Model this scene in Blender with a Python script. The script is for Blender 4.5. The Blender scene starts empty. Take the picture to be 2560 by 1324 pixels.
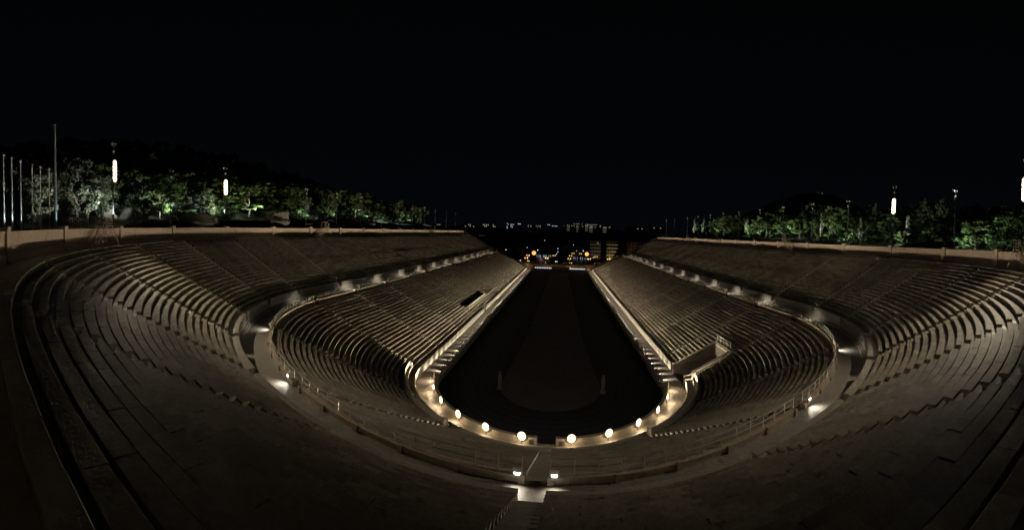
import bpy, bmesh, math, random
from mathutils import Vector, Matrix
random.seed(7)
R = math.radians
sc = bpy.context.scene
COL = sc.collection

# ------------------------------------------------------------------ camera
CAM = Vector((0.94, -59.20, 23.32))
cam = bpy.data.cameras.new('camera'); cam_o = bpy.data.objects.new('camera', cam); COL.objects.link(cam_o)
cam.type = 'PANO'; cam.panorama_type = 'CENTRAL_CYLINDRICAL'
F = 998.62
cam.central_cylindrical_range_u_min = -1404.47 / F
cam.central_cylindrical_range_u_max = (2560 - 1404.47) / F
cam.central_cylindrical_range_v_min = -(1324 - 601.63) / F
cam.central_cylindrical_range_v_max = 601.63 / F
cam.central_cylindrical_radius = 1.0
cam.clip_start = 0.1; cam.clip_end = 20000
PITCH, ROLL = 0.0190, 0.0326
Mp = Matrix(((1, 0, 0), (0, math.cos(PITCH), -math.sin(PITCH)), (0, math.sin(PITCH), math.cos(PITCH))))
Mr = Matrix(((math.cos(ROLL), 0, math.sin(ROLL)), (0, 1, 0), (-math.sin(ROLL), 0, math.cos(ROLL))))
M = Mr @ Mp                                            # rows: right, forward, up
rot = Matrix((M[0], M[2], -M[1])).transposed()
cam_o.matrix_world = Matrix.Translation(CAM) @ rot.to_4x4()
sc.camera = cam_o

# ------------------------------------------------------------------ world: night sky, exposure
w = bpy.data.worlds.new('World'); sc.world = w; w.use_nodes = True
nt = w.node_tree; nt.nodes.clear()
bg = nt.nodes.new('ShaderNodeBackground'); wo = nt.nodes.new('ShaderNodeOutputWorld')
tc = nt.nodes.new('ShaderNodeTexCoord'); sx = nt.nodes.new('ShaderNodeSeparateXYZ'); cr = nt.nodes.new('ShaderNodeValToRGB')
nt.links.new(tc.outputs['Generated'], sx.inputs[0]); nt.links.new(sx.outputs['Z'], cr.inputs[0])
cr.color_ramp.elements[0].position = 0.0; cr.color_ramp.elements[0].color = (0.0012, 0.0017, 0.0025, 1)
cr.color_ramp.elements[1].position = 0.55; cr.color_ramp.elements[1].color = (0.0007, 0.0008, 0.0010, 1)
nt.links.new(cr.outputs[0], bg.inputs[0]); bg.inputs[1].default_value = 1.0
nt.links.new(bg.outputs[0], wo.inputs[0])
sc.view_settings.view_transform = 'Standard'; sc.view_settings.look = 'None'
sc.view_settings.exposure = 0; sc.view_settings.gamma = 1; sc.view_settings.use_curve_mapping = False
sc.cycles.max_bounces = 4; sc.cycles.diffuse_bounces = 1
sc.cycles.use_adaptive_sampling = False; sc.cycles.light_sampling_threshold = 0.0; sc.cycles.glossy_bounces = 2
sc.cycles.sample_clamp_indirect = 2.0; sc.cycles.sample_clamp_direct = 0.0
sc.cycles.use_light_tree = True; sc.cycles.caustics_reflective = False; sc.cycles.caustics_refractive = False
sc.cycles.blur_glossy = 1.0
sc.cycles.use_denoising = True

# ------------------------------------------------------------------ materials
def mat(name, col, rough=0.7, metal=0.0, noise=None, bump=0.0, emit=None, estr=0.0, spec=0.4):
    m = bpy.data.materials.new(name); m.use_nodes = True; n = m.node_tree; b = n.nodes['Principled BSDF']
    b.inputs['Base Color'].default_value = (*col, 1); b.inputs['Roughness'].default_value = rough
    b.inputs['Metallic'].default_value = metal; b.inputs['Specular IOR Level'].default_value = spec
    if emit:
        b.inputs['Emission Color'].default_value = (*emit, 1); b.inputs['Emission Strength'].default_value = estr
        m.cycles.emission_sampling = 'NONE'
    if noise:
        col2, scale, lo, hi = noise
        g = n.nodes.new('ShaderNodeNewGeometry')
        t = n.nodes.new('ShaderNodeTexNoise'); t.inputs['Scale'].default_value = scale; t.inputs['Detail'].default_value = 6
        t.inputs['Roughness'].default_value = 0.65
        n.links.new(g.outputs['Position'], t.inputs['Vector'])
        r = n.nodes.new('ShaderNodeValToRGB'); r.color_ramp.elements[0].position = lo; r.color_ramp.elements[1].position = hi
        r.color_ramp.elements[0].color = (*col2, 1); r.color_ramp.elements[1].color = (*col, 1)
        n.links.new(t.outputs['Fac'], r.inputs[0]); n.links.new(r.outputs[0], b.inputs['Base Color'])
        if bump:
            bp = n.nodes.new('ShaderNodeBump'); bp.inputs['Strength'].default_value = bump; bp.inputs['Distance'].default_value = 0.05
            t2 = n.nodes.new('ShaderNodeTexNoise'); t2.inputs['Scale'].default_value = scale * 6; t2.inputs['Detail'].default_value = 4
            n.links.new(g.outputs['Position'], t2.inputs['Vector'])
            n.links.new(t2.outputs['Fac'], bp.inputs['Height']); n.links.new(bp.outputs[0], b.inputs['Normal'])
    return m

def marble(name, base, dark, stain, rough=0.5):
    """weathered marble: large tone patches, brown lichen stains, fine grain, tone per block"""
    m = bpy.data.materials.new(name); m.use_nodes = True; n = m.node_tree; L = n.links.new; b = n.nodes['Principled BSDF']
    g = n.nodes.new('ShaderNodeNewGeometry')
    def noise(s, d=5):
        t = n.nodes.new('ShaderNodeTexNoise'); t.inputs['Scale'].default_value = s; t.inputs['Detail'].default_value = d
        t.inputs['Roughness'].default_value = 0.7; L(g.outputs['Position'], t.inputs['Vector']); return t
    def ramp(src, p0, c0, p1, c1):
        r = n.nodes.new('ShaderNodeValToRGB'); e = r.color_ramp.elements
        e[0].position, e[0].color = p0, (*c0, 1); e[1].position, e[1].color = p1, (*c1, 1); L(src, r.inputs[0]); return r
    a = ramp(noise(0.9).outputs['Fac'], 0.35, dark, 0.68, base)
    s = ramp(noise(0.9, 8).outputs['Fac'], 0.54, (0, 0, 0), 0.66, (1, 1, 1))
    mx = n.nodes.new('ShaderNodeMix'); mx.data_type = 'RGBA'; L(s.outputs[0], mx.inputs['Factor'])
    L(a.outputs[0], mx.inputs['A']); mx.inputs['B'].default_value = (*stain, 1)
    rp = n.nodes.new('ShaderNodeMapRange'); L(g.outputs['Random Per Island'], rp.inputs[0])
    rp.inputs['To Min'].default_value = 0.62; rp.inputs['To Max'].default_value = 1.18
    fg = ramp(noise(7, 3).outputs['Fac'], 0.3, (0.75, 0.75, 0.75), 0.7, (1.1, 1.1, 1.1))
    m1 = n.nodes.new('ShaderNodeMix'); m1.data_type = 'RGBA'; m1.blend_type = 'MULTIPLY'; m1.inputs['Factor'].default_value = 1
    L(mx.outputs['Result'], m1.inputs['A']); L(fg.outputs[0], m1.inputs['B'])
    m2 = n.nodes.new('ShaderNodeMix'); m2.data_type = 'RGBA'; m2.blend_type = 'MULTIPLY'; m2.inputs['Factor'].default_value = 1
    L(m1.outputs['Result'], m2.inputs['A']); L(rp.outputs[0], m2.inputs['B'])
    L(m2.outputs['Result'], b.inputs['Base Color'])
    b.inputs['Roughness'].default_value = rough; b.inputs['Specular IOR Level'].default_value = 0.35
    bp = n.nodes.new('ShaderNodeBump'); bp.inputs['Strength'].default_value = 0.5; bp.inputs['Distance'].default_value = 0.03
    L(noise(12, 4).outputs['Fac'], bp.inputs['Height']); L(bp.outputs[0], b.inputs['Normal'])
    return m

MAR = marble('weathered_marble', (0.56, 0.505, 0.41), (0.31, 0.275, 0.215), (0.17, 0.14, 0.10))
MARW = marble('wall_marble', (0.74, 0.62, 0.49), (0.60, 0.49, 0.38), (0.42, 0.30, 0.21), 0.6)
MARP = marble('polished_marble', (0.66, 0.61, 0.52), (0.50, 0.46, 0.38), (0.40, 0.35, 0.27), 0.32)
PAVE = marble('pavement_stone', (0.50, 0.47, 0.41), (0.40, 0.37, 0.32), (0.30, 0.27, 0.22), 0.42)
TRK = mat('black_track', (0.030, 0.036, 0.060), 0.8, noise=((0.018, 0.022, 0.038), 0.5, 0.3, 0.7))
SAND = mat('infield_sand', (0.15, 0.142, 0.15), 0.9, noise=((0.10, 0.094, 0.10), 0.4, 0.3, 0.7))
STEEL = mat('painted_steel', (0.62, 0.60, 0.54), 0.45, 0.5)
RUST = mat('rusty_steel', (0.52, 0.46, 0.34), 0.6, 0.2, noise=((0.34, 0.26, 0.17), 2.0, 0.35, 0.65))
DSTEEL = mat('dark_steel', (0.08, 0.09, 0.10), 0.5, 0.5)
POLEW = mat('white_pole', (0.80, 0.80, 0.76), 0.5)
LAMPW = mat('lamp_glass_warm', (0.9, 0.8, 0.6), 0.3, emit=(1.0, 0.80, 0.56), estr=60)
HALO = mat('lamp_halo', (0.9, 0.8, 0.6), 0.4, emit=(1.0, 0.66, 0.34), estr=0.75)  # warm emission painted on added discs, imitates the glare round the lamps
LAMPF = mat('flood_glass', (0.9, 0.85, 0.7), 0.3, emit=(1.0, 0.86, 0.66), estr=60)
LAMPC = mat('lamp_glass_white', (0.9, 0.9, 0.9), 0.3, emit=(0.95, 0.95, 1.0), estr=22)

# ------------------------------------------------------------------ helpers
class MB:
    def __init__(s): s.v = []; s.f = []
    def face(s, pts):
        i = len(s.v); s.v += [tuple(p) for p in pts]; s.f.append(tuple(range(i, i + len(pts))))
    def box(s, c, size, rz=0.0, rot=None):
        x, y, z = size[0] / 2, size[1] / 2, size[2] / 2
        m = rot if rot is not None else Matrix.Rotation(rz, 3, 'Z')
        p = [Vector(c) + m @ Vector((a * x, b * y, d * z)) for a in (-1, 1) for b in (-1, 1) for d in (-1, 1)]
        i = len(s.v); s.v += [tuple(q) for q in p]
        for f in ((0, 1, 3, 2), (4, 6, 7, 5), (0, 4, 5, 1), (2, 3, 7, 6), (0, 2, 6, 4), (1, 5, 7, 3)): s.f.append(tuple(i + k for k in f))
    def tube(s, a, b, r0, r1=None, n=8, cap=True):
        r1 = r0 if r1 is None else r1
        a = Vector(a); b = Vector(b); d = (b - a).normalized()
        u = d.orthogonal().normalized(); v = d.cross(u); i = len(s.v)
        for p, r in ((a, r0), (b, r1)):
            for k in range(n):
                t = 2 * math.pi * k / n; s.v.append(tuple(p + (u * math.cos(t) + v * math.sin(t)) * r))
        for k in range(n): s.f.append((i + k, i + (k + 1) % n, i + n + (k + 1) % n, i + n + k))
        if cap: s.f.append(tuple(i + k for k in reversed(range(n)))); s.f.append(tuple(i + n + k for k in range(n)))
    def loft(s, rings, closed=True, caps=False):
        i = len(s.v); n = len(rings[0])
        for rg in rings: s.v += [tuple(p) for p in rg]
        for a in range(len(rings) - 1):
            for k in range(n if closed else n - 1):
                k2 = (k + 1) % n; s.f.append((i + a * n + k, i + (a + 1) * n + k, i + (a + 1) * n + k2, i + a * n + k2))
        if caps: s.f.append(tuple(i + k for k in range(n))); s.f.append(tuple(i + (len(rings) - 1) * n + k for k in reversed(range(n))))
    def mesh(s, name, m):
        me = bpy.data.meshes.new(name); me.from_pydata(s.v, [], s.f)
        if m is not None: me.materials.append(m)
        return me
    def build(s, name, m, parent=None):
        o = bpy.data.objects.new(name, s.mesh(name, m)); COL.objects.link(o)
        if parent is not None: o.parent = parent
        return o
def thing(name, label, cat, loc=(0, 0, 0), rz=0.0, group=None):
    o = bpy.data.objects.new(name, None); o.empty_display_size = 0.5; COL.objects.link(o)
    o.location = loc; o.rotation_euler = (0, 0, rz); tag(o, label, cat, group); return o
def tag(o, label, cat, group=None):
    o['label'] = label; o['category'] = cat
    if group: o['group'] = group
    return o
def structure(o): o['kind'] = 'structure'; return o
def stuff(o): o['kind'] = 'stuff'; return o
def kids(o): return [c for c in bpy.data.objects if c.parent == o]
def inst(name, me, parent=None, loc=(0, 0, 0), rz=0.0, scale=None):
    o = bpy.data.objects.new(name, me); COL.objects.link(o); o.location = loc; o.rotation_euler = (0, 0, rz)
    if scale: o.scale = scale
    if parent is not None: o.parent = parent
    return o

# horseshoe coordinates: q<0 left straight at y=-q, 0..180 the curve in degrees, q>180 right straight at y=q-180
L = 187.0
def P(r, q, z=0.0):
    if q < 0: return Vector((-r, -q, z))
    if q > 180: return Vector((r, q - 180, z))
    a = R(q); return Vector((-r * math.cos(a), -r * math.sin(a), z))
def out(q):
    return (P(1, q) - P(0, q)).normalized() if 0 <= q <= 180 else Vector((-1 if q < 0 else 1, 0, 0))
def qstep(q, r, d):          # move d metres along the path
    return q + (math.degrees(d / r) if 0 <= q < 180 else d)
def span(q0, q1, r, step):   # sample points along the path between q0 and q1
    marks = [q0] + [k for k in (0.0, 180.0) if q0 < k < q1] + [q1]; res = [q0]
    for a, b in zip(marks, marks[1:]):
        ln = (b - a) * (R(r) if 0 <= (a + b) / 2 <= 180 else 1.0); n = max(1, round(ln / step))
        res += [a + (b - a) * k / n for k in range(1, n + 1)]
    return res
def ring(mb, prof, qs, caps=True):   # sweep a closed or open (r,z) profile
    rings = [[P(r, q, z) for r, z in prof] for q in qs]
    mb.loft(rings, closed=False)
    if caps: mb.face(rings[0]); mb.face(list(reversed(rings[-1])))

# ------------------------------------------------------------------ ground
mb = MB(); mb.face([(-9000, -9000, -0.06), (9000, -9000, -0.06), (9000, 9000, -0.06), (-9000, 9000, -0.06)])
GRD = mat('dark_ground', (0.05, 0.05, 0.04), 0.95, noise=((0.03, 0.035, 0.025), 0.02, 0.4, 0.6))
structure(mb.build('ground', GRD))
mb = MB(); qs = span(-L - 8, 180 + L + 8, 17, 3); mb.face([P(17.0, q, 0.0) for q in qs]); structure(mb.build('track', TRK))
mb = MB(); pts = [(-4.6, 175)] + [(-6.2, 30)] + [(7.6 * -math.cos(R(a)), 1 - 8.5 * math.sin(R(a))) for a in range(0, 181, 12)] + [(6.2, 30), (4.8, 175)]
mb.face([(x, y, 0.006) for x, y in reversed(pts)]); structure(mb.build('infield', SAND))
mb = MB()
for x in (-15.6, -14.3, -13.0, -11.7, -10.4, -9.1, 9.1, 10.4, 11.7, 13.0, 14.3, 15.6):
    ys = [185 - 5 * k for k in range(38)]
    arc = [(abs(x) * -math.cos(R(a)) if x < 0 else abs(x) * math.cos(R(a)), -abs(x) * math.sin(R(a))) for a in range(0, 91, 5)]
    c = [(x, y) for y in ys] + arc
    for (xa, ya), (xb, yb) in zip(c, c[1:]):
        d = Vector((xb - xa, yb - ya, 0)); d.normalize() if d.length else None; nrm = Vector((-d.y, d.x, 0)) * 0.03
        mb.face([Vector((xa, ya, 0.006)) + nrm, Vector((xb, yb, 0.006)) + nrm, Vector((xb, yb, 0.006)) - nrm, Vector((xa, ya, 0.006)) - nrm])
structure(mb.build('lane_markings', mat('lane_paint', (0.11, 0.12, 0.14), 0.8)))

# ------------------------------------------------------------------ stadium levels
ZC = 0.65                      # corridor round the track
ZD = 10.35                     # diazoma walkway
ZW = 20.62                      # top walkway
QE0, QE1 = -L, 180 + L
ST_Y = [10.6 + 14.55 * k for k in range(12)]
UP_ST = [-y for y in reversed(ST_Y)] + [4.6 + 14.23 * k for k in range(6)] + [90.0] + [180 - (4.6 + 14.23 * k) for k in reversed(range(6))] + [180 + y for y in ST_Y]
LO_ST = [-y for y in reversed(ST_Y)] + [4.6, 33.1, 61.6, 90.0, 118.4, 146.9, 175.4] + [180 + y for y in ST_Y]
PIT = (175.9, 184.7)           # pit for the tunnel entrance in the right hand lower stand

mb = MB(); ring(mb, [(16.72, -0.05), (16.72, ZC), (16.76, ZC + 0.02), (19.98, ZC + 0.004)], span(QE0, QE1, 17, 1.5), False)
structure(mb.build('corridor_pavement', PAVE))
mb = MB(); ring(mb, [(38.6, ZD), (42.6, ZD)], span(QE0, QE1, 40, 1.8), False); structure(mb.build('diazoma_pavement', PAVE))
mb = MB(); ring(mb, [(58.55, ZW), (60.9, ZW)], span(QE0, QE1, 59, 2.2), False); structure(mb.build('upper_walkway', PAVE))

# ------------------------------------------------------------------ seats
def seat_profile(r, z, h, d, first=False):
    zb = z - h - 0.11
    return [(r + 0.07, zb), (r + 0.07, z - 0.15), (r - 0.03, z - 0.12), (r - 0.035, z - 0.015), (r - 0.02, z), (r + d * 0.50, z), (r + d * 0.52, z - 0.02), (r + d * 0.53, z - 0.10), (r + d + 0.08, z - 0.10)]
rnd = random.Random(3)
def seat_row(mb, r, z, h, d, q0, q1, step):
    qs = span(q0, q1, r, step * rnd.uniform(0.85, 1.15))
    pr = seat_profile(r, z, h, d)
    for a, b in zip(qs, qs[1:]):
        jr, jz = rnd.uniform(-0.012, 0.012), rnd.uniform(-0.010, 0.010)
        pp = [(x + jr, y + (jz if k > 0 else 0)) for k, (x, y) in enumerate(pr)]
        mb.loft([[P(x, a, y) for x, y in pp], [P(x, b, y) for x, y in pp]], closed=False)
    for q, rev in ((q0, False), (q1, True)):
        pts = [P(x, q, y) for x, y in pr] + [P(r + d + 0.06, q, z - h - 0.5)]
        mb.face(pts if not rev else list(reversed(pts)))
def tier(label, r0, z0, d, h, n, stairs, sw, skip):
    t = thing('marble_stand', label, 'seating stand', (0, 0, 0))
    cuts = [QE0 + 0.6] + stairs + [QE1 - 0.6]
    wedges = list(zip(cuts, cuts[1:]))
    def order(wd):
        m = (wd[0] + wd[1]) / 2; return abs(m - 90)
    near = sorted(wedges, key=order)
    count = 0; far = MB()
    for wd in near:
        for i in range(n):
            r, z = r0 + d * i, z0 + h * i
            a, b = wd
            if a in stairs: a = qstep(a, r, sw / 2)
            if b in stairs: b = qstep(b, r, -sw / 2) if not (b == 180) else b - sw / 2
            pieces = [(a, b)]
            for (s0, s1, i0, i1) in skip:
                if i0 <= i < i1:
                    new = []
                    for (x, y) in pieces:
                        if s1 <= x or s0 >= y: new.append((x, y)); continue
                        if x < s0: new.append((x, s0))
                        if y > s1: new.append((s1, y))
                    pieces = new
            pieces = [p for p in pieces if p[1] - p[0] > 0.15]
            if not pieces: continue
            if count < 296:
                mbr = MB()
                for x, y in pieces: seat_row(mbr, r, z, h, d, x, y, 1.25)
                mbr.build('seat_row', MAR, t); count += 1
            else:
                for x, y in pieces: seat_row(far, r, z, h, d, x, y, 2.4)
    stuff(far.build('seat_rows', MAR, t))
    for s in stairs:
        if any(s0 < s < s1 and i1 > 20 for (s0, s1, i0, i1) in skip): continue
        mbs = MB(); prof = [(r0 - 0.02, z0 - h - 0.04)]
        for i in range(n):
            r, zb = r0 + d * i, z0 + h * (i - 1) - 0.10
            prof += [(r, zb + h * 0.5), (r + d / 2, zb + h * 0.5), (r + d / 2, zb + h), (r + d, zb + h)]
        c = P(r0, s); o = out(s); tv = Vector((-o.y, o.x, 0))
        rings = []
        for sd in (-1, 1):
            rings.append([P(rr, s, zz) + tv * sd * (sw / 2 - 0.004) for rr, zz in prof])
        mbs.loft(rings, closed=False)
        mbs.build('stairway', MARP, t)
    return t
# the rows cleared for the backed benches and for the tunnel pit: (q0, q1, first row, last row)
lo_skip = [(PIT[0], PIT[1], 0, 9), (-66.0, -42.0, 3, 6)]
lower = tier('weathered marble lower seating tier curving round the dark track', 20.95, 2.25, 0.718, 0.345, 24, LO_ST, 1.15, lo_skip)
upper = tier('darker steep upper marble seating tier below the perimeter wall', 43.25, 12.70, 0.702, 0.3835, 22, UP_ST, 1.15, [])

# ------------------------------------------------------------------ podium wall and parapet
t = thing('podium_wall', 'pale marble wall behind the lit corridor at the foot of the lower seats', 'wall')
mb = MB(); qs = span(QE0, QE1, 20, 2.9); made = 0
for a, b in zip(qs, qs[1:]):
    m = (a + b) / 2
    if PIT[0] < m < PIT[1]: continue
    if -53.5 < m < -50.2: continue
    g = (b - a) * 0.004; sub = span(a + g, b - g, 20, 1.5)
    j = rnd.uniform(-0.01, 0.01); s = MB()
    ring(s, [(20.0 + j, ZC - 0.02), (20.0 + j, 1.78), (19.93 + j, 1.80), (19.93 + j, 1.96), (19.97 + j, 2.0), (20.42, 2.0), (20.42, 1.86), (21.05, 1.86)], sub)
    s.build('slab', MARP, t)
t = thing('arena_parapet', 'low cream marble parapet curving round the near end of the track', 'parapet')
def parapet(q0, q1):
    for a, b in zip(*(lambda s: (s, s[1:]))(span(q0, q1, 17, 2.1))):
        s = MB(); g = (b - a) * 0.004
        ring(s, [(17.12, ZC - 0.02), (17.12, 1.28), (17.17, 1.30), (17.17, 1.42), (16.72, 1.42), (16.72, 1.30), (16.76, 1.28), (16.76, 0)], span(a + g, b - g, 17, 0.7))
        s.build('block', MARP, t)
parapet(4.0, 86.4); parapet(93.6, 176.0)
for q in (86.0, 94.0, 4.0, 176.0):
    c = P(16.94, q, 1.04); s = MB(); rz = math.atan2(out(q).y, out(q).x)
    s.box(c, (0.50, 0.34, 0.88), rz); s.build('end_post', MARP, t)
for q0_, q1_ in ((83.2, 85.4), (94.6, 96.8)):
    for k in range(5):
        q = q0_ + (q1_ - q0_) * (k + 0.5) / 5; c = P(17.225, q, 0.98); s = MB(); s.box(c, (0.03, 0.055, 0.5), math.atan2(out(q).y, out(q).x)); s.build('slot', DSTEEL, t)
mb = MB()
for a, b in ((QE0, -1.2), (181.2, QE1)):
    ring(mb, [(16.64, 0), (16.64, ZC + 0.09), (17.0, ZC + 0.09), (17.0, ZC)], span(a, b, 17, 4))
tag(mb.build('kerb', PAVE), 'long dark stone kerb along the straight sides of the track', 'kerb')

# ------------------------------------------------------------------ barrier wall, railings, retaining wall
t = thing('barrier_wall', 'low marble barrier wall with lit coping between lower seats and walkway', 'wall')
cuts = [QE0 + 0.6] + LO_ST + [QE1 - 0.6]
rail_spans = []
for a, b in zip(cuts, cuts[1:]):
    a2 = qstep(a, 38.8, 0.75) if a in LO_ST else a; b2 = qstep(b, 38.8, -0.75) if b in LO_ST else b
    rail_spans.append((a2, b2))
    s = MB(); ring(s, [(38.15, ZD - 0.35), (38.52, ZD - 0.33), (38.52, 10.60), (38.48, 10.62), (38.48, 10.76), (38.92, 10.76), (38.92, 10.64), (38.88, 10.62), (38.88, ZD)], span(a2, b2, 38.5, 1.5))
    s.build('coping_wall', MARW, t)
    for q in span(a2, b2, 38.8, 3.6):
        p = MB(); c = P(38.92, q, 0); rz = math.atan2(out(q).y, out(q).x)
        p.box((c.x, c.y, ZD + 0.24), (0.16, 0.32, 0.46), rz); p.build('pier', MARW, t)
names = {}
def which(q, what):
    if q < 0: return '%s along the left straight' % what
    if q > 180: return '%s along the right straight' % what
    return '%s on the near curve' % what
def ordinal(k): return ['first', 'second', 'third', 'fourth', 'fifth', 'sixth', 'seventh', 'eighth', 'ninth', 'tenth', 'eleventh', 'twelfth', 'thirteenth', 'fourteenth'][k]
def bay_label(a, b, what):
    m = (a + b) / 2
    side = 'left' if m < 90 else 'right'
    if 4 < m < 176:
        k = min(range(3), key=lambda k: abs((m if m < 90 else 180 - m) - (75.8, 47.3, 18.8)[k]))
        return '%s on the curve, %s bay %s of the centre stairs' % (what, ordinal(k), side)
    k = int(round(((-m if m < 0 else m - 180) - 3) / 14.55)); k = max(0, min(13, k))
    return '%s on the %s straight, %s bay from the curve' % (what, side, ordinal(k))
for a, b in rail_spans:
    m = (a + b) / 2; base = P(38.7, m, 10.76)
    rl = thing('railing', bay_label(a, b, 'grey steel two bar railing'), 'railing', base, 0, 'railings along the middle walkway')
    qs = span(a, b, 38.6, 1.25 if (abs(m - 90) < 130) else 2.5)
    pm = None
    top = MB(); mid = MB()
    for q in qs:
        c = P(38.7, q, 0) - Vector((base.x, base.y, 0))
        if pm is None:
            p = MB(); p.tube((0, 0, 0), (0, 0, 0.9), 0.036, n=6); pm = p.mesh('post', STEEL)
        inst('post', pm, rl, (c.x, c.y, 0))
    for z, mbx in ((0.85, top), (0.45, mid)):
        for q0_, q1_ in zip(qs, qs[1:]):
            A = P(38.7, q0_, 0) - Vector((base.x, base.y, 0)); B = P(38.7, q1_, 0) - Vector((base.x, base.y, 0))
            A.z = B.z = z; mbx.tube(A, B, 0.032, n=5, cap=False)
    top.build('rail', STEEL, rl); mid.build('rail', STEEL, rl)

t = thing('retaining_wall', 'tall marble retaining wall between the middle walkway and upper seats', 'wall')
cuts = [QE0 + 0.6] + UP_ST + [QE1 - 0.6]
for a, b in zip(cuts, cuts[1:]):
    a2 = qstep(a, 42, 0.6) if a in UP_ST else a; b2 = qstep(b, 42, -0.6) if b in UP_ST else b
    s = MB(); ring(s, [(42.16, ZD), (42.16, 12.0), (42.10, 12.02), (42.10, 12.15), (42.14, 12.17), (42.56, 12.17), (42.56, 12.10), (43.4, 12.10)], span(a2, b2, 42, 1.5))
    s.build('wall_panel', MARP, t)
    s = MB(); ring(s, [(41.70, ZD), (41.70, ZD + 0.17), (42.17, ZD + 0.17)], span(a2, b2, 42, 1.5)); s.build('plinth_step', MARP, t)
    s = MB(); ring(s, [(41.92, ZD + 0.16), (41.92, ZD + 0.34), (42.18, ZD + 0.34)], span(a2, b2, 42, 1.5)); s.build('plinth_step', MARP, t)
for q in UP_ST:      # steps in the openings up to the seats
    s = MB(); o = out(q); rz = math.atan2(o.y, o.x)
    for k in range(8):
        c = P(41.85 + 0.21 * k, q, 0); s.box((c.x, c.y, ZD + 0.12 * (k + 1)), (0.215, 1.18, 0.24 * (k + 1)), rz)
    s.build('wall_steps', MARP, t)

# ------------------------------------------------------------------ perimeter wall
t = thing('perimeter_wall', 'long tan stone wall with square pillars round the top of the stands', 'wall')
PIL = [-y for y in reversed(ST_Y)] + [3.9, 18.9, 33.4, 48.5, 63.5, 78.0, 102.0, 116.5, 131.5, 146.6, 161.1, 176.1] + [180 + y for y in ST_Y]
cuts = [QE0] + PIL + [QE1]
for a, b in zip(cuts, cuts[1:]):
    a2 = qstep(a, 60.5, 0.42) if a in PIL else a; b2 = qstep(b, 60.5, -0.42) if b in PIL else b
    m = (a + b) / 2
    s = MB(); ring(s, [(60.5, 21.35), (60.5, 22.80), (60.44, 22.82), (60.44, 22.97), (61.0, 22.97), (61.0, 18.5)], span(a2, b2, 60, 1.6)); s.build('wall_panel', MARW, t)
    s = MB(); ring(s, [(60.38, ZW - 0.1), (60.38, 21.33), (60.5, 21.36)], span(a2, b2, 60, 1.6)); s.build('plinth', MARW, t)
for q in PIL:
    s = MB(); c = P(60.66, q, 0); rz = math.atan2(out(q).y, out(q).x)
    s.box((c.x, c.y, 22.02), (0.74, 0.82, 2.3), rz); s.box((c.x, c.y, 23.2), (0.86, 0.94, 0.22), rz); s.build('pilaster', MARW, t)

# ------------------------------------------------------------------ end walls of the stands
def end_wall(side, prof, label):
    s = MB(); y0, y1 = L - 0.4, L + 0.5
    fr = [(side * r, y0, z) for r, z in prof] + [(side * prof[-1][0], y0, -0.05), (side * prof[0][0], y0, -0.05)]
    bk = [(x, y1, z) for x, _, z in fr]
    s.loft([fr, bk], closed=True, caps=True)
    tag(s.build('end_wall', MARW), label, 'wall')
for side, sn in ((-1, 'left'), (1, 'right')):
    end_wall(side, [(19.6, 2.5), (21.0, 2.9), (38.3, 11.2), (39.0, 11.2)], 'sloping tan end wall closing the lower tier, far %s end' % sn)
    end_wall(side, [(41.6, 13.0), (43.2, 13.3), (58.6, 22.0), (60.0, 23.0), (61.2, 23.0)], 'sloping tan end wall closing the upper tier, far %s end' % sn)

CURVE_BEAM, CURVE_WASH, SIDE_BEAM, SIDE_WASH, DIA, CURVE_GLOW, UP_BEAM = 850, 34, 3400, 24, 60, 60, 66
ML1, ML2, MR1, MR2 = 12500, 4600, 8600, 4600
# ------------------------------------------------------------------ lamps, masts and their light
def area(name, loc, direction, size, power, col, spread=180, sy=None, parent=None):
    l = bpy.data.lights.new(name, 'AREA'); l.shape = 'RECTANGLE'; l.size = size; l.size_y = sy or size; l.energy = power; l.color = col
    l.spread = R(spread)
    o = bpy.data.objects.new(name, l); COL.objects.link(o)
    o.rotation_euler = Vector(direction).to_track_quat('-Z', 'Y').to_euler(); o.location = loc
    if parent is not None: o.parent = parent
    return o
def spot(name, loc, aim, power, col, angle, blend=1.0, rad=0.3):
    l = bpy.data.lights.new(name, 'SPOT'); l.energy = power; l.color = col; l.spot_size = R(angle); l.spot_blend = blend; l.shadow_soft_size = rad
    o = bpy.data.objects.new(name, l); COL.objects.link(o); o.location = loc
    o.rotation_euler = (Vector(aim) - Vector(loc)).to_track_quat('-Z', 'Y').to_euler(); return o
def nth(k):
    return '%d%s' % (k, 'th' if 10 < k % 100 < 14 else {1: 'st', 2: 'nd', 3: 'rd'}.get(k % 10, 'th'))
WARM = (1.0, 0.83, 0.60)
NS = 64
lamp_q = [(-(1.4 + 2.86 * k), 'small lamp on the left kerb of the track, %s from the curve' % nth(k + 1)) for k in range(NS)] + \
    [(9.9 + 14.26 * k, 'glowing parapet lamp on the left half of the curve, %s from the gate' % nth(6 - k)) for k in range(6)] + \
    [(180 - (9.9 + 14.26 * k), 'glowing parapet lamp on the right half of the curve, %s from the gate' % nth(6 - k)) for k in range(6)] + \
    [(181.4 + 2.86 * k, 'small lamp on the right kerb of the track, %s from the curve' % nth(k + 1)) for k in range(NS)]
def lamp_meshes(z, lens, wd):
    s = MB(); s.box((0, 0, z / 2), (0.06, 0.06, z)); a = s.mesh('post', DSTEEL)
    s = MB(); s.box((0.0, 0, z), (0.12, wd + 0.06, lens + 0.05)); s.box((0.02, 0, z + lens / 2 + 0.04), (0.2, wd + 0.08, 0.02)); b = s.mesh('housing', DSTEEL)
    s = MB(); s.face([(0.066, -wd / 2, z - lens / 2), (0.066, wd / 2, z - lens / 2), (0.066, wd / 2, z + lens / 2), (0.066, -wd / 2, z + lens / 2)]); c = s.mesh('lens', LAMPW)
    return a, b, c
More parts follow.
